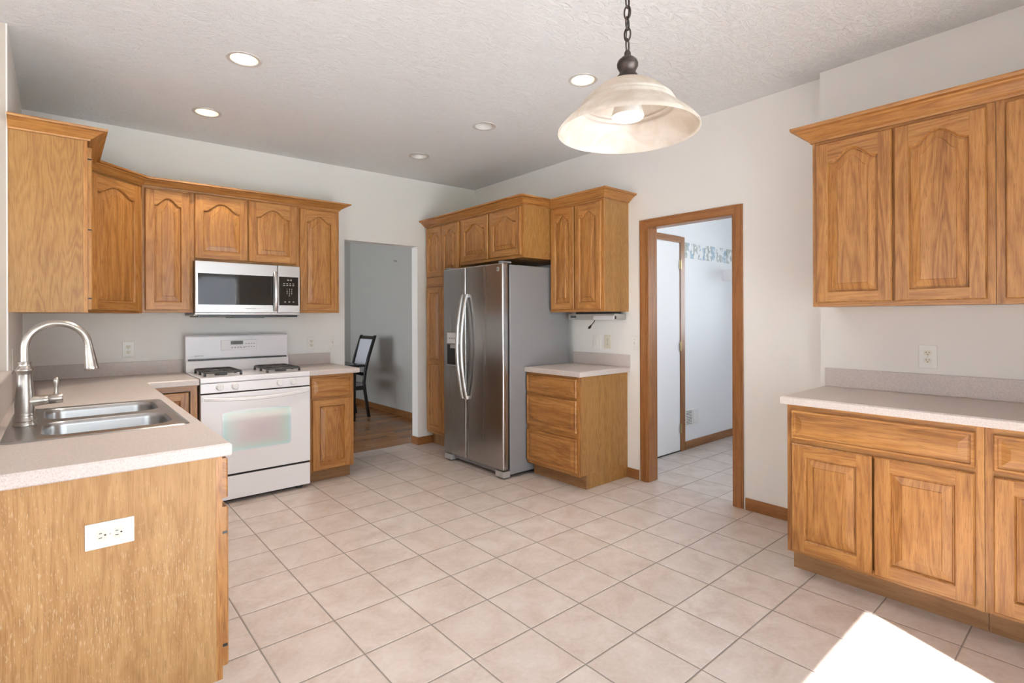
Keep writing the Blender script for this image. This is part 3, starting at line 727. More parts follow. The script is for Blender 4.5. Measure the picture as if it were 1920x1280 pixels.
SH = (-.118, .366, 2.462, 3.262)
t = thing('countertop', 'L shaped speckled laminate countertop around the sink and left of the range', 'countertop', (.1, 3.2, .875), 'speckled laminate countertops')
hole = [(SH[0], SH[2]), (SH[1], SH[2]), (SH[1], SH[3]), (SH[0], SH[3])]
slab([(XL+.001, 1.972), (.443, 1.972), (.443, 4.193), (.738, 4.193), (.738, YB-.001), (XL+.001, YB-.001)], .872, .915, [hole]).build('worktop', LAM, t)
MB().box(XL+.001, .738, YB-.020, YB-.001, .9152, 1.014).box(XL-.011, XL+.008, 2.0, YB-.021, .9152, 1.058).build('backsplash', LAM, t, bevel=.002)
o = MB().box(XL-.30, XL+.012, 1.95, 3.522, 1.0605, 1.085, (0, 1, 0)).build('bar_ledge', LAM, bevel=.006); tag(o, 'raised laminate bar ledge on the half wall behind the faucet', 'ledge')

# ------------------------------------------------------------------ sink and faucet
t = thing('kitchen_sink', 'double bowl stainless drop-in sink in the peninsula counter', 'sink', (.12, 2.86, .915))
sx0, sx1, sy0, sy1 = -.150, .396, 2.440, 3.287
b1 = (-.052, .356, 2.502, 2.828); b2 = (-.052, .356, 2.902, 3.236)
mb = MB(); O = rrect(sx0, sx1, sy0, sy1, .03, .9185); O2 = rrect(sx0-.004, sx1+.004, sy0-.004, sy1+.004, .034, .9158)
T = rrect(sx0+.012, sx1-.012, sy0+.012, sy1-.012, .022, .9205)
H = [rrect(*b, .075, .9195) for b in (b1, b2)]
fill(mb, [T]+H); mb.strip(T, O); mb.strip(O, O2)
smooth_all(mb.build('sink_deck', SINKST, t))
for b in (b1, b2):
    mb = MB(); L = []
    for d, z, r in ((0, .9195, .075), (.004, .915, .073), (.007, .90, .07), (.012, .79, .066), (.022, .765, .06), (.05, .755, .045)):
        L.append(rrect(b[0]+d, b[1]-d, b[2]+d, b[3]-d, r, z))
    for p, q in zip(L, L[1:]): mb.strip(p, q)
    fill(mb, [L[-1]])
    bo = smooth_all(mb.build('bowl', SINKST, t), 60)
    cx, cy = (b[0]+b[1])/2, (b[2]+b[3])/2
    MB().lathe([(.045, 0), (.045, .003), (.034, .004), (.03, .001), (.0, .001)], (cx, cy, .7552), 24).build('drain', NICKEL, bo)
FX, FY = -.102, 2.80
t = thing('faucet', 'brushed nickel gooseneck faucet with a pull-down sprayer', 'faucet', (FX, FY, .92))
c = (FX, FY, .9205)
smooth_all(MB().lathe([(.036, 0), (.037, .004), (.034, .011), (.033, .016), (.036, .020), (.034, .028), (.0305, .036), (.031, .040), (.031, .046), (.0295, .050)], c, 32).build('base_flange', NICKEL, t))
smooth_all(MB().lathe([(.0295, .050), (.0300, .085), (.0275, .125), (.0235, .170), (.0225, .195), (.0245, .208), (.0285, .214), (.0285, .219), (.0215, .228), (.0185, .238), (.0205, .243), (.0205, .247), (.0145, .249)], c, 32).build('body', NICKEL, t))
pts = [(FX, FY, 1.165), (FX, FY, 1.20)]; cxr, czr, rad = FX+.097, 1.222, .097
for k in range(0, 25):
    a = R(180-k*7.2); pts.append((cxr+rad*math.cos(a), FY, czr+rad*math.sin(a)))
a = R(180-24*7.2); ex, ez = pts[-1][0], pts[-1][2]; dx, dz = .11, -.994
pts.append((ex+dx*.010, FY, ez+dz*.010))
smooth_all(MB().tube(pts, .0138, 16).build('spout', NICKEL, t))
h0 = V((ex+dx*.008, FY, ez+dz*.008)); ax = V((dx, 0, dz)).normalized()
smooth_all(MB().lathe([(.0150, 0), (.0155, .004), (.0150, .006), (.0158, .012), (.0195, .050), (.0235, .086), (.0255, .094), (.0240, .100), (.018, .101)], h0, 28, ax).build('spray_head', NICKEL, t))
mb = MB().lathe([(.024, .0), (.0255, .015), (.0205, .035), (.0190, .055), (.0190, .068), (.0175, .070), (.0190, .072), (.0190, .108), (.0165, .113), (0, .114)], (FX, FY, 1.012), 24, (1, 0, .05))
hn = smooth_all(mb.build('handle', NICKEL, t))
smooth_all(MB().lathe([(.0095, 0), (.0075, .006), (.0062, .018), (.0078, .038), (.0105, .052), (.0095, .062), (.004, .068), (0, .069)], (FX+.092, FY, 1.034), 18, (.02, 0, 1)).build('lever', NICKEL, hn))

# ------------------------------------------------------------------ range
RX0, RX1, RY = .747, 1.505, 4.225
t = thing('gas_range', 'white freestanding gas range below the microwave', 'range', (1.126, 4.5, 0))
MB().box(RX0, RX1, RY+.004, 4.80, .045, .880).build('body', APPW, t)
MB().box(RX0+.03, RX1-.03, RY+.06, 4.78, .0, .045).build('base_plinth', SHADOWG, t)
bx(RX0-.002, RX1+.002, RY-.020, 4.80, .880, .918).build('cooktop', APPW, t, bevel=.006, seg=3, smooth='auto')
mp = bx(RX0, RX1, RY-.016, RY+.002, .808, .876).build('manifold_panel', APPW, t, bevel=.003)
for x in (.868, .968, 1.277, 1.376):
    k = smooth_all(MB().lathe([(.026, 0), (.026, .004), (.022, .006), (.021, .020), (.019, .023), (0, .023)], (x, RY-.016, .846), 28, (0, -1, 0)).build('knob', APPW2, mp))
    k['kind'] = 'thing'
for a, b in ((.798, .808), (.198, .214)): bx(RX0+.002, RX1-.002, RY-.004, RY+.003, a, b).build('shadow_gap', SHADOWG, t)
od = bx(RX0, RX1, RY-.024, RY+.003, .214, .798).build('oven_door', APPW, t, bevel=.006, seg=3, smooth='auto')
# window pane with an arched top
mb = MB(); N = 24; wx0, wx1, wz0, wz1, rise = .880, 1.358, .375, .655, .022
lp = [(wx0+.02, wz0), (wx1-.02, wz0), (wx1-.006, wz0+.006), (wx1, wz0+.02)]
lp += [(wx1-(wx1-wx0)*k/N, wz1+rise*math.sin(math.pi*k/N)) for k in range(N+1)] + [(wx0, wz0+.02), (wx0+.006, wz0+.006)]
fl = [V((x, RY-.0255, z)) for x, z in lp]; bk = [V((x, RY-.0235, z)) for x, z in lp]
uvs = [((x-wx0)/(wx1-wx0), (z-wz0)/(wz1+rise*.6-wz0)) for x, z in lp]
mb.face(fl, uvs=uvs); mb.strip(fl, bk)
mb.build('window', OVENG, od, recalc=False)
# bowed handle
mb = MB(); N = 20; prev = None
for k in range(N+1):
    s_ = k/N; x = RX0+.018+(RX1-RX0-.036)*s_; b = math.sin(math.pi*s_)**.6; y1 = RY-.028-.034*b; z0 = .757-.018*math.sin(math.pi*s_)
    ring = [V((x, y1, z0)), V((x, y1-.012, z0+.005)), V((x, y1-.012, z0+.019)), V((x, y1, z0+.024))]
    if prev: mb.strip(prev, ring)
    else: mb.face(ring)
    prev = ring
mb.face(prev[::-1])
mb.box(RX0+.012, RX0+.034, RY-.034, RY-.024, .757, .781).box(RX1-.034, RX1-.012, RY-.034, RY-.024, .757, .781)
smooth_all(mb.build('handle', APPW, od), 50)
bx(RX0, RX1, RY-.020, RY+.003, .030, .198).build('storage_drawer', APPW, t, bevel=.006, seg=3, smooth='auto')
for a in (RX0+.05, RX1-.09): bx(a, a+.04, RY+.02, RY+.06, 0, .045).build('foot', BLACK, t)
# backguard
mb = MB(); pr = [(4.80, .918), (4.725, .918), (4.735, 1.0), (4.752, 1.018), (4.757, 1.19), (4.765, 1.204), (4.80, 1.204)]
a = [V((RX0-.004, y, z)) for y, z in pr]; b = [V((RX1+.004, y, z)) for y, z in pr]
mb.strip(a, b); mb.face(a); mb.face(b[::-1]); bg = mb.build('backguard', APPW, t, bevel=.004)
bx(RX0+.012, RX1-.012, 4.7385, 4.76, 1.000, 1.018).build('vent_slot', BLACK, bg)
cp = bx(.988, 1.258, 4.748, 4.756, 1.076, 1.160).build('control_panel', APPW2, bg, bevel=.003)
bx(1.060, 1.152, 4.7465, 4.749, 1.124, 1.152).build('display', DISP, cp)
mb = MB()
for i in range(4):
    for j in range(2): mb.box(1.170+i*.020, 1.180+i*.020, 4.7470, 4.7482, 1.100+j*.026, 1.107+j*.026)
for i in range(5): mb.box(1.065+i*.022, 1.077+i*.022, 4.7470, 4.7482, 1.095, 1.103)
mb.build('button', INK, cp)

def text(body, size, loc, right, upv, mat, parent, name='lettering', depth=.0006):
    cu = bpy.data.curves.new(name, 'FONT'); cu.body = body; cu.size = size; cu.extrude = depth; cu.align_x = 'CENTER'; cu.align_y = 'CENTER'
    ob = bpy.data.objects.new(name, cu); me = bpy.data.meshes.new_from_object(ob); bpy.data.objects.remove(ob)
    me.name = name; r = V(right).normalized(); u = V(upv).normalized(); n = r.cross(u)
    for v in me.vertices: v.co = r*v.co.x+u*v.co.y+n*v.co.z+V(loc)-ORG[parent]
    me.materials.clear(); me.materials.append(mat)
    o = bpy.data.objects.new(name, me); COL.objects.link(o); o.parent = parent; ORG[o] = ORG[parent]; return o
text('KENMORE', .013, (.835, 4.7505, 1.041), (1, 0, 0), (0, 0, 1), INK, bg)
# grates and burners
for gx0, gx1 in ((.792, 1.030), (1.215, 1.455)):
    g = MB(); zt = .946; y0, y1 = 4.285, 4.665; r = .0075
    cs = rrect(gx0, gx1, y0, y1, .03, zt, 4)
    g.tube(cs, r, 8, closed=True)
    g.tube([(gx0, (y0+y1)/2, zt), (gx1, (y0+y1)/2, zt)], r, 8)
    for cy in (y0+.095, y1-.095):
        cx = (gx0+gx1)/2
        for a_ in range(4):
            an = R(45+90*a_); ca, sa = math.cos(an), math.sin(an)
            g.tube([(cx+.030*ca, cy+.030*sa, zt+.004), (cx+.115*ca, cy+.092*sa, zt)], [r*.9, r], 8)
    for x in (gx0, gx1):
        for y in (y0+.02, (y0+y1)/2, y1-.02): g.tube([(x, y, zt), (x, y, .918)], [r, r*1.3], 8)
    g.build('grate', IRON, t, smooth=True)
    for cy in (y0+.095, y1-.095):
        MB().lathe([(.042, 0), (.042, .008), (.036, .013), (.034, .020), (0, .021)], ((gx0+gx1)/2, cy, .918), 24).build('burner', IRON, t)

# ------------------------------------------------------------------ microwave
t = thing('microwave', 'stainless over-the-range microwave under the short cabinet', 'microwave', (1.13, 4.65, 1.36))
MX0, MX1, MY = .757, 1.513, 4.475
bx(MX0, MX1, MY, YB-.001, 1.362, 1.763).build('body', BLACK, t)
MB().box(MX0+.02, MX1-.02, MY-.018, MY+.30, 1.346, 1.362).box(MX0+.25, MX0+.48, MY-.015, MY+.2, 1.340, 1.346).build('bottom_grille', BLACK, t)
bx(MX0-.004, MX1+.001, MY-.002, MY+.34, 1.358, 1.366).build('base_tray', SILVER, t)
dr = bx(MX0, 1.334, MY-.032, MY-.001, 1.380, 1.762).build('door', STEEL, t, bevel=.004, seg=3, smooth='auto')
bx(MX0+.018, 1.300, MY-.0335, MY-.031, 1.440, 1.672).build('window', DARKG, dr, bevel=.001)
pn = bx(1.337, MX1-.002, MY-.032, MY-.001, 1.380, 1.762).build('control_panel', STEEL, t, bevel=.004, seg=3, smooth='auto')
kp = bx(1.345, 1.496, MY-.0335, MY-.031, 1.440, 1.672).build('keypad', DARKG, pn, bevel=.001)
text('1  2  3\n4  5  6\n7  8  9\n0', .017, (1.425, MY-.0342, 1.545), (1, 0, 0), (0, 0, 1), KEYW, kp)
marks = [(1.377+i*.024, .014, 1.600+j*.014, .005) for i in range(4) for j in range(2)]+[(1.385+i*.033, .012, 1.466, .006) for i in range(3)]+[(1.410+i*.012, w_, 1.640, .012) for i, w_ in enumerate((.008, .003, .009))]
for a, w_, z, h_ in marks: bx(a, a+w_, MY-.0342, MY-.0334, z, z+h_).build('key_mark', KEYW, kp)
bx(MX0, MX1-.002, MY-.026, MY-.001, 1.364, 1.379).build('lower_trim', STEEL, t, bevel=.003)
mb = MB(); prev = None
for k in range(17):
    s_ = k/16; z = 1.392+(1.710-1.392)*s_; y = MY-.036-.034*math.sin(math.pi*s_)**.7
    ring = [V((1.300, y, z)), V((1.300, y-.010, z)), V((1.306, y-.014, z)), V((1.322, y-.014, z)), V((1.328, y-.010, z)), V((1.328, y, z))]
    if prev: mb.strip(prev, ring)
    else: mb.face(ring)
    prev = ring
mb.face(prev[::-1]); smooth_all(mb.build('handle', STEEL, dr), 50)
text('FRIGIDAIRE', .014, (1.135, MY-.0325, 1.412), (1, 0, 0), (0, 0, 1), INK, dr)

# ------------------------------------------------------------------ refrigerator
t = thing('refrigerator', 'side by side stainless refrigerator with grey sides', 'refrigerator', (3.2, 3.77, 0))
X0, FRY0, FRY1, SEAM = 2.762, 3.328, 4.212, 3.853
bx(2.838, 3.548, FRY0, FRY1, .030, 1.778).build('body', GREYP, t, bevel=.006, seg=3, smooth='auto')
MB().box(2.86, 3.5, FRY0+.03, FRY1-.03, .012, .030).build('underside', BLACK, t)
ld = bx(X0, 2.826, SEAM+.004, FRY1-.002, .072, 1.790).build('freezer_door', STEELV, t, bevel=.014, seg=4, smooth='auto')
rd = bx(X0, 2.826, FRY0+.002, SEAM-.004, .072, 1.790).build('fresh_food_door', STEELV, t, bevel=.014, seg=4, smooth='auto')
MB().box(2.826, 2.838, FRY0+.012, FRY1-.012, .075, 1.782).build('door_gasket', BLACK, t)
def fhandle(y, par):
    mb = MB(); prev = None
    for k in range(25):
        s_ = k/24; z = .612+(1.545-.612)*s_; b = math.sin(math.pi*s_)**.75; x = X0-.006-.062*b
        ring = [V((x, y-.017, z)), V((x-.010, y-.017, z)), V((x-.016, y-.012, z)), V((x-.016, y+.012, z)), V((x-.010, y+.017, z)), V((x, y+.017, z))]
        if prev: mb.strip(prev, ring)
        else: mb.face(ring)
        prev = ring
    mb.face(prev[::-1]); mb.box(X0-.014, X0+.002, y-.012, y+.012, .612, .640).box(X0-.014, X0+.002, y-.012, y+.012, 1.517, 1.545)
    smooth_all(mb.build('handle', HANDLE, par), 50)
fhandle(SEAM+.031, ld); fhandle(SEAM-.031, rd)
dp = bx(X0-.004, X0+.004, 3.935, 4.150, .885, 1.205).build('dispenser', GREYP, ld, bevel=.002)
bx(X0-.0055, X0-.003, 3.943, 4.142, 1.100, 1.197).build('dispenser_controls', LGREY, ld, bevel=.002)
mb = MB()
for i in range(4): mb.box(X0-.0062, X0-.0054, 3.985+i*.034, 4.003+i*.034, 1.140, 1.152)
mb.build('dispenser_button', INK, ld)
bx(X0-.0052, X0-.003, 3.945, 4.140, .895, 1.090).build('dispenser_cavity', BLACK, ld)
bx(X0-.012, X0-.005, 4.00, 4.08, 1.055, 1.088).build('dispenser_spout', SILVER, ld); bx(X0-.012, X0-.005, 3.95, 4.135, .895, .903).build('drip_tray', SILVER, ld)
mb = MB()
mb.box(X0-.0012, X0+.001, 3.376, 3.404, 1.722, 1.757); text('K', .03, (X0-.0016, 3.392, 1.738), (0, -1, 0), (0, 0, 1), BLACK, rd, 'logo')
mb.build('logo_plate', SILVER, rd)
for y in (FRY0+.05, FRY1-.05): bx(2.775, 2.88, y-.022, y+.022, 1.791, 1.806).build('hinge_cover', GREYP, t, bevel=.003)
MB().box(2.808, 2.826, FRY0+.12, FRY1-.12, .030, .058).build('base_grille', GREYP, t)
MB().box(2.818, 2.83, FRY0+.02, FRY1-.02, .055, .070).build('grille_shadow', BLACK, t)
for a, b in ((FRY0+.002, FRY0+.115), (FRY1-.115, FRY1-.002)): MB().box(2.768, 2.838, a, b, .012, .062).build('leg_cover', SILVER, t, bevel=.004)
for x in (2.80, 3.45):
    for y in (FRY0+.05, FRY1-.05): MB().lathe([(.018, 0), (.018, .012), (.012, .03)], (x, y, 0), 14).build('foot', BLACK, t)

# ------------------------------------------------------------------ under-cabinet radio
t = thing('under_cabinet_radio', 'silver under-cabinet radio with a dangling black plug', 'radio', (3.5, 2.97, 1.31))
y0, y1 = 2.715, 3.245
bx(3.452, 3.60, y0+.012, y1, 1.316, 1.366).build('body', SILVER, t, bevel=.006, seg=3)
bx(3.4505, 3.4525, 3.150, 3.215, 1.330, 1.352).build('display', DISP, t)
bx(3.445, 3.60, 2.735, 2.955, 1.312, 1.352).build('cd_tray', LGREY, t, bevel=.008, seg=3)
bx(3.452, 3.458, 2.714, 2.722, 1.322, 1.346).build('end_knob', BLACK, t)
for y in (2.80, 2.96, 3.14): MB().lathe([(.010, 0), (.010, .018)], (3.49, y, 1.3655), 12).build('mounting_screw', PLATEW, t)
bx(3.46, 3.58, 2.76, 3.16, 1.366, 1.3815).build('mounting_plate', BLACK, t)
smooth_all(MB().tube([(3.46, 2.945, 1.316), (3.455, 2.947, 1.298), (3.452, 2.962, 1.280), (3.45, 2.978, 1.266)], .0035, 8).build('power_cord', BLACK, t))
mb = MB().tube([(3.45, 2.974, 1.270), (3.45, 2.984, 1.258), (3.45, 2.998, 1.246)], [.005, .009, .012], 10)
mb.tube([(3.444, 2.998, 1.246), (3.444, 3.008, 1.237)], .002, 6).tube([(3.456, 2.998, 1.246), (3.456, 3.008, 1.237)], .002, 6).build('plug', BLACK, t)

# ------------------------------------------------------------------ outlets and switches
WG = 'wall outlets and switches'
def plate(name, label, cat, o, a, n, kind, w=.072, h=.116, horiz=False, pl=PLATEW):
    """o = centre on the wall, a = sideways, n = out of the wall"""
    A, Nn, U = V(a), V(n), V((0, 0, 1))
    if horiz: A, U = V((0, 0, 1)), -V(a)
    t = thing(name, label, cat, o, WG)
    def blk(nm, u0, u1, v0, v1, d0, d1, mat, par, bev=0):
        mb = MB(); c = [V(o)+A*u+U*v+Nn*d for d in (d0, d1) for v in (v0, v1) for u in (u0, u1)]
        for q in ((0, 1, 3, 2), (4, 6, 7, 5), (0, 4, 5, 1), (2, 3, 7, 6), (0, 2, 6, 4), (1, 5, 7, 3)): mb.face([c[i] for i in q])
        return mb.build(nm, mat, par, bevel=bev)
    blk('cover_plate', -w/2, w/2, -h/2, h/2, 0, .005, pl, t, .0025)
    if kind == 'outlet':
        for s_ in (-1, 1):
            v = s_*.0195; mb = MB(); P = []
            for k in range(24):
                an = 2*math.pi*k/24; x = .0172*math.cos(an); y = max(-.0128, min(.0128, .0172*math.sin(an))); P.append(V(o)+A*x+U*(v+y))
            f0 = [p+Nn*.0045 for p in P]; f1 = [p+Nn*.0066 for p in P]; mb.strip(f0, f1); mb.face(f1)
            rc = mb.build('receptacle', IVORY, t)
            mb = MB()
            for (cu, cv, hw, hh) in ((-.0063, v+.0035, .0012, .0042), (.0063, v+.0035, .0012, .0036), (0, v-.0075, .0024, .0024)):
                q = [V(o)+A*(cu+x*hw)+U*(cv+y*hh)+Nn*.0069 for x, y in ((-1, -1), (1, -1), (1, 1), (-1, 1))]; mb.face(q)
            mb.build('slot', BLACK, rc)
        blk('screw', -.0025, .0025, -.0025, .0025, .005, .0062, NICKEL, t)
    elif kind == 'switch':
        blk('toggle_slot', -.005, .005, -.012, .012, .005, .0055, IVORY, t); blk('toggle', -.0035, .0035, .000, .010, .005, .013, IVORY, t, .001)
        for s_ in (-1, 1): blk('screw', -.0025, .0025, s_*.03-.0025, s_*.03+.0025, .005, .0058, NICKEL, t)
    elif kind == 'rocker':
        blk('rocker', -.016, .016, -.033, .033, .005, .008, pl, t, .002); blk('button', -.008, .008, -.02, .02, .008, .0095, pl, t, .001)
    elif kind == 'jack':
        blk('jack', -.006, .006, -.018, -.006, .005, .008, IVORY, t)
    return t
bk = ((1, 0, 0), (0, -1, 0)); rw = ((0, -1, 0), (-1, 0, 0))
plate('wall_outlet', 'duplex outlet on the back wall left of the range', 'outlet', (.392, YB, 1.107), *bk, 'outlet')
plate('wall_outlet', 'duplex outlet on the back wall right of the range', 'outlet', (1.749, YB, 1.109), *bk, 'outlet')
plate('light_switch', 'ivory toggle switch beside the dining room opening', 'switch', (1.948, YB, 1.109), *bk, 'switch')
plate('light_switch', 'white rocker switch on the wall beside the refrigerator', 'switch', (XW, 3.052, 1.117), *rw, 'rocker', w=.085, h=.126)
plate('wall_outlet', 'ivory duplex outlet under the radio, between two switches', 'outlet', (XW, 2.928, 1.123), *rw, 'outlet', pl=IVORY)
plate('light_switch', 'white toggle switch touching the laundry door casing', 'switch', (XW, 2.648, 1.122), *rw, 'switch')
plate('wall_outlet', 'large white duplex outlet above the right counter', 'outlet', (XB, .688, 1.119), *rw, 'outlet', w=.080, h=.124)
plate('wall_outlet', 'white sideways duplex outlet on the peninsula end panel', 'outlet', (.115, PY, .690), (1, 0, 0), (0, -1, 0), 'outlet', w=.077, h=.119, horiz=True)
plate('wall_outlet', 'white plate on the stub wall half hidden by the faucet neck', 'outlet', (XL, 3.80, 1.125), (0, 1, 0), (1, 0, 0), 'outlet')

# ------------------------------------------------------------------ ceiling lights
CG = 'recessed ceiling lights'
cl = ['lit recessed ceiling light nearest the camera on the left', 'lit recessed ceiling light above the left wall cabinets', 'lit recessed ceiling light just left of the pendant lamp',
      'unlit recessed ceiling light in front of the refrigerator', 'unlit recessed ceiling light nearest the dining room opening', 'lit recessed ceiling light above the peninsula end']
for (x, y, on), lab in zip(cans, cl):
    z = cz(x, y); t = thing('recessed_light', lab, 'ceiling light', (x, y, z), CG)
    smooth_all(MB().lathe([(CR-.002, .004), (CR-.001, -.002), (CR+.004, -.005), (CR+.018, -.003), (CR+.020, .001)], (x, y, z), 36, caps=False).build('trim_ring', RING, t))
    smooth_all(MB().lathe([(CR-.002, -.001), (CR-.003, .03), (CR-.006, .075), (CR-.010, .095), (0, .095)], (x, y, z), 36, caps=False).build('baffle', CANB if on else PLATEW, t))
    MB().lathe([(.062, .060), (.060, .046), (.045, .040), (0, .038)], (x, y, z), 28, caps=False).build('lamp', CANL if on else CANOFF, t, smooth=True)
    if on:
        ld_ = bpy.data.lights.new('can_spot', 'SPOT'); ld_.energy = 54; ld_.color = (1, .88, .74); ld_.spot_size = R(105); ld_.spot_blend = .7; ld_.shadow_soft_size = .06
        lo_ = bpy.data.objects.new('can_spot', ld_); COL.objects.link(lo_); lo_.parent = t; lo_.location = (0, 0, .034)

# pendant
PXc, PYc, PZ = 1.240, .930, 1.866
t = thing('pendant_lamp', 'bronze pendant lamp with a wide alabaster glass shade on a chain', 'pendant lamp', (PXc, PYc, PZ))
prof = [(.200, .0), (.199, .006), (.191, .016), (.177, .031), (.160, .045), (.146, .056), (.136, .065), (.133, .069), (.135, .073), (.132, .078), (.1265, .081), (.1285, .085), (.125, .089), (.118, .096), (.104, .109), (.087, .123), (.066, .136), (.046, .145), (.030, .150)]
inn = [(max(.02, r-.004), h-.003 if h > .11 else h) for r, h in prof][::-1]
smooth_all(MB().lathe(prof+inn, (PXc, PYc, PZ), 64, caps=False).build('glass_shade', ALAB, t), 70)
smooth_all(MB().lathe([(.034, .146), (.0355, .151), (.031, .158), (.024, .167), (.0225, .174), (.0255, .180), (.0295, .188), (.0300, .196), (.0265, .205), (.018, .213), (.010, .217), (.009, .228), (.006, .234)], (PXc, PYc, PZ), 32).build('socket_cap', BRONZE, t), 50)
smooth_all(MB().lathe([(.016, .146), (.020, .125), (.022, .110), (.038, .075), (.045, .050), (.045, .044)], (PXc, PYc, PZ), 28, caps=False).build('bulb_neck', PLATEW, t))
smooth_all(MB().lathe([(.045, .046), (.043, .040), (.03, .037), (0, .036)], (PXc, PYc, PZ), 28, caps=False).build('bulb', BULB, t))
z = PZ+.230; k = 0; zt_ = cz(PXc, PYc)
while z < zt_-.03:
    ln, wd_ = .038, .0095; P = []
    d = V((1, .2, 0)).normalized() if k % 2 == 0 else V((-.2, 1, 0)).normalized()
    for q in range(20):
        a = 2*math.pi*q/20; P.append(V((PXc, PYc, z+ln/2))+d*(wd_*math.cos(a))+V((0, 0, (ln/2)*math.sin(a))))
    MB().tube(P, .0024, 8, closed=True).build('chain_link', BRONZE, t, smooth=True)
    z += ln-.0065; k += 1
smooth_all(MB().tube([(PXc-.004*math.sin(i*.9), PYc+.004*math.cos(i*.7), PZ+.225+i*.03) for i in range(int((zt_-PZ-.225)/.03)+1)], .002, 6).build('cord', BLACK, t))
smooth_all(MB().lathe([(.008, -.045), (.03, -.035), (.055, -.015), (.062, 0)], (PXc, PYc, zt_), 32).build('ceiling_canopy', BRONZE, t))

# ------------------------------------------------------------------ dining room furniture
t = thing('dining_table', 'black dining table edge seen through the opening', 'table', (2.3, 7.0, 0))
tb = slab([(1.5, 6.43), (3.008, 6.43), (3.008, 7.75), (1.5, 7.75)], .705, .735, ch=.006).build('tabletop', BLKWOOD, t)
MB().box(1.56, 2.95, 6.49, 6.515, .655, .705).box(1.56, 2.95, 7.665, 7.69, .655, .705).box(1.56, 1.585, 6.49, 7.69, .655, .705).box(2.925, 2.95, 6.49, 7.69, .655, .705).build('apron', BLKWOOD, t)
for x in (1.60, 2.90):
    for y in (6.53, 7.65): MB().lathe([(.022, 0), (.034, .655)], (x, y, 0), 4).build('leg', BLKWOOD, t)
t = thing('dining_chair', 'black dining chair with a silver upholstered back at the table', 'chair', (2.95, 6.87, 0))
yn, yfar = 6.665, 7.085
def post(y):
    mb = MB(); prev = None; pts = [(3.175, 0), (3.150, .15), (3.118, .36), (3.105, .47), (3.125, .62), (3.175, .82), (3.235, 1.0), (3.268, 1.10)]
    for x, z in pts:
        ring = [V((x-.022, y-.014, z)), V((x+.018, y-.014, z)), V((x+.018, y+.014, z)), V((x-.022, y+.014, z))]
        if prev: mb.strip(prev, ring)
        else: mb.face(ring)
        prev = ring
    mb.face(prev[::-1]); return mb
post(yn).build('leg', BLKWOOD, t, bevel=.004); post(yfar).build('leg', BLKWOOD, t, bevel=.004)
for y in (yn+.01, yfar-.01): MB().lathe([(.018, 0), (.026, .42)], (2.71, y, 0), 4).build('leg', BLKWOOD, t)
def backx(z): return 3.112+(z-.50)*.262
def bpanel(z0, z1, th, mat, name, inset=.014, lift=0.0):
    mb = MB(); a, b = yn+inset, yfar-inset
    lo = [V((backx(z0)-th/2-lift, a, z0)), V((backx(z0)+th/2-lift, a, z0)), V((backx(z0)+th/2-lift, b, z0)), V((backx(z0)-th/2-lift, b, z0))]
    hi = [V((backx(z1)-th/2-lift, a, z1)), V((backx(z1)+th/2-lift, a, z1)), V((backx(z1)+th/2-lift, b, z1)), V((backx(z1)-th/2-lift, b, z1))]
    mb.strip(lo, hi); mb.face(lo); mb.face(hi); mb.build(name, mat, t, bevel=.006, seg=3)
bpanel(1.045, 1.09, .03, BLKWOOD, 'top_rail', .012); bpanel(.555, .60, .028, BLKWOOD, 'lower_rail', .012)
bpanel(.60, 1.045, .034, FABRIC, 'backrest', .016)
MB().box(2.69, 3.115, yn-.006, yfar+.006, .375, .425).build('seat_frame', BLKWOOD, t, bevel=.004)
bx(2.67, 3.10, yn-.002, yfar+.002, .425, .475).build('seat', SEATF, t, bevel=.02, seg=4)

# lamp added out of the frame to brighten the laundry
lt = thing('laundry_fill_lamp', 'added unseen white globe lamp that brightens the laundry room', 'ceiling lamp', (4.7, 1.8, cz(4.7, 1.8)))
smooth_all(MB().lathe([(.16, 0), (.17, -.02), (.15, -.06), (.10, -.09), (0, -.10)], (4.7, 1.8, cz(4.7, 1.8)), 32).build('globe', emit('laundry_fill_globe', (.93, .96, 1), 11), lt))

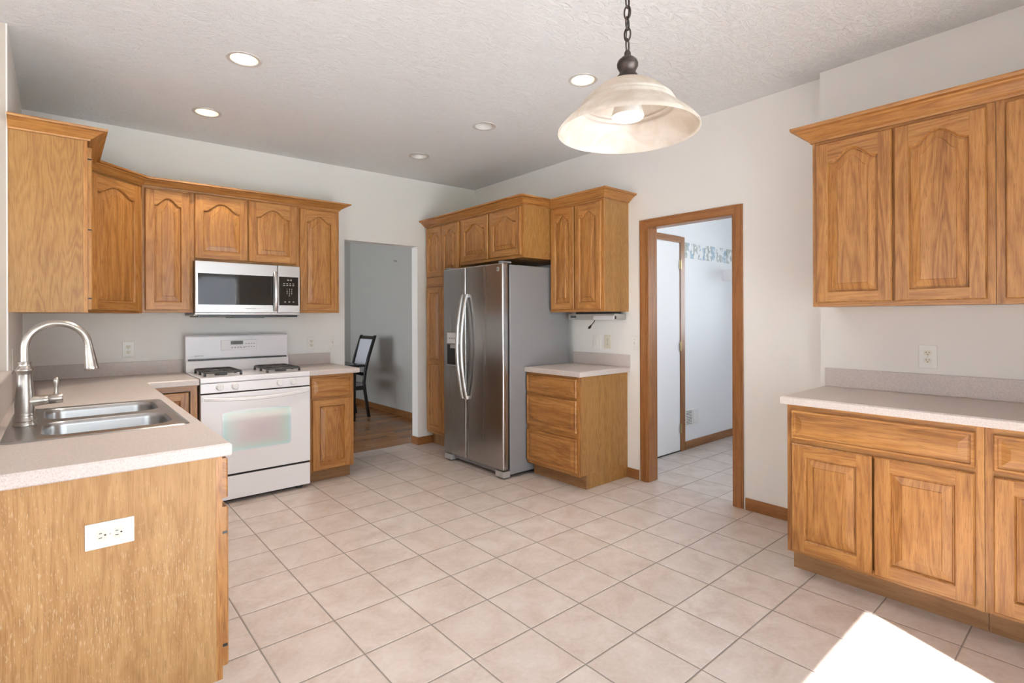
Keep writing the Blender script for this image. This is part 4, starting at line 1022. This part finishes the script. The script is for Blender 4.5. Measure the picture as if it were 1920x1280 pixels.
# ------------------------------------------------------------------ outside (lights the room and shows in reflections)
o = bx(-14, 14, -24, -.66, -.35, -.20).build('lawn', LAWN); tag(o, 'green lawn outside the patio door', 'lawn', kind='structure')
o = bx(-12, 12, -11, -.66, -.20, -.03).build('patio', BOUNCE); tag(o, 'added pale concrete outside the glass door that bounces daylight indoors', 'patio', kind='structure')  # unseen pale ground, widened to bounce daylight up to the ceiling
t = thing('neighbor_house', 'pale house with a grey shingle roof across the lawn', 'house', (5, -17, -.2))
bx(-3, 15, -20, -15, -.2, .9).build('wall', SIDING, t)
mb = MB(); q = [V((-3.5, -14.4, .7)), V((15.5, -14.4, .7)), V((15.5, -17.5, 3.2)), V((-3.5, -17.5, 3.2)), V((15.5, -20.6, .7)), V((-3.5, -20.6, .7))]
mb.face([q[0], q[1], q[2], q[3]]); mb.face([q[3], q[2], q[4], q[5]]); mb.face([q[0], q[3], q[5]]); mb.face([q[1], q[4], q[2]]); mb.face([q[0], q[5], q[4], q[1]])
mb.build('roof', ROOFM, t)
for k, (x, y, h, lab) in enumerate([(-.5, -22.5, 6.5, 'bushy tree behind the neighbouring roof, leftmost'), (5.5, -23.5, 8, 'tallest tree behind the neighbouring roof'), (11.0, -22.5, 6, 'small tree behind the neighbouring roof'), (-6, -13, 6.5, 'tree beside the neighbouring house')]):
    t = thing('tree', lab, 'tree', (x, y, -.2), 'trees across the lawn')
    MB().lathe([(.22, 0), (.12, h*.5)], (x, y, -.2), 10).build('trunk', BARK, t)
    mb = MB()
    for i in range(420):
        a, b, r = random.random()*6.283, math.acos(2*random.random()-1), (random.random()**.4)*h*.32
        p = V((x+r*math.sin(b)*math.cos(a), y+r*math.sin(b)*math.sin(a), h*.62+r*math.cos(b)*1.15)); u = V((random.random()-.5, random.random()-.5, random.random()-.5)).normalized(); w = u.orthogonal(); z_ = .22
        mb.face([p, p+u*z_+w*z_*.4, p+u*z_*2, p+u*z_-w*z_*.4])
    f_ = mb.build('foliage', LEAF, t, weld=False, recalc=False)
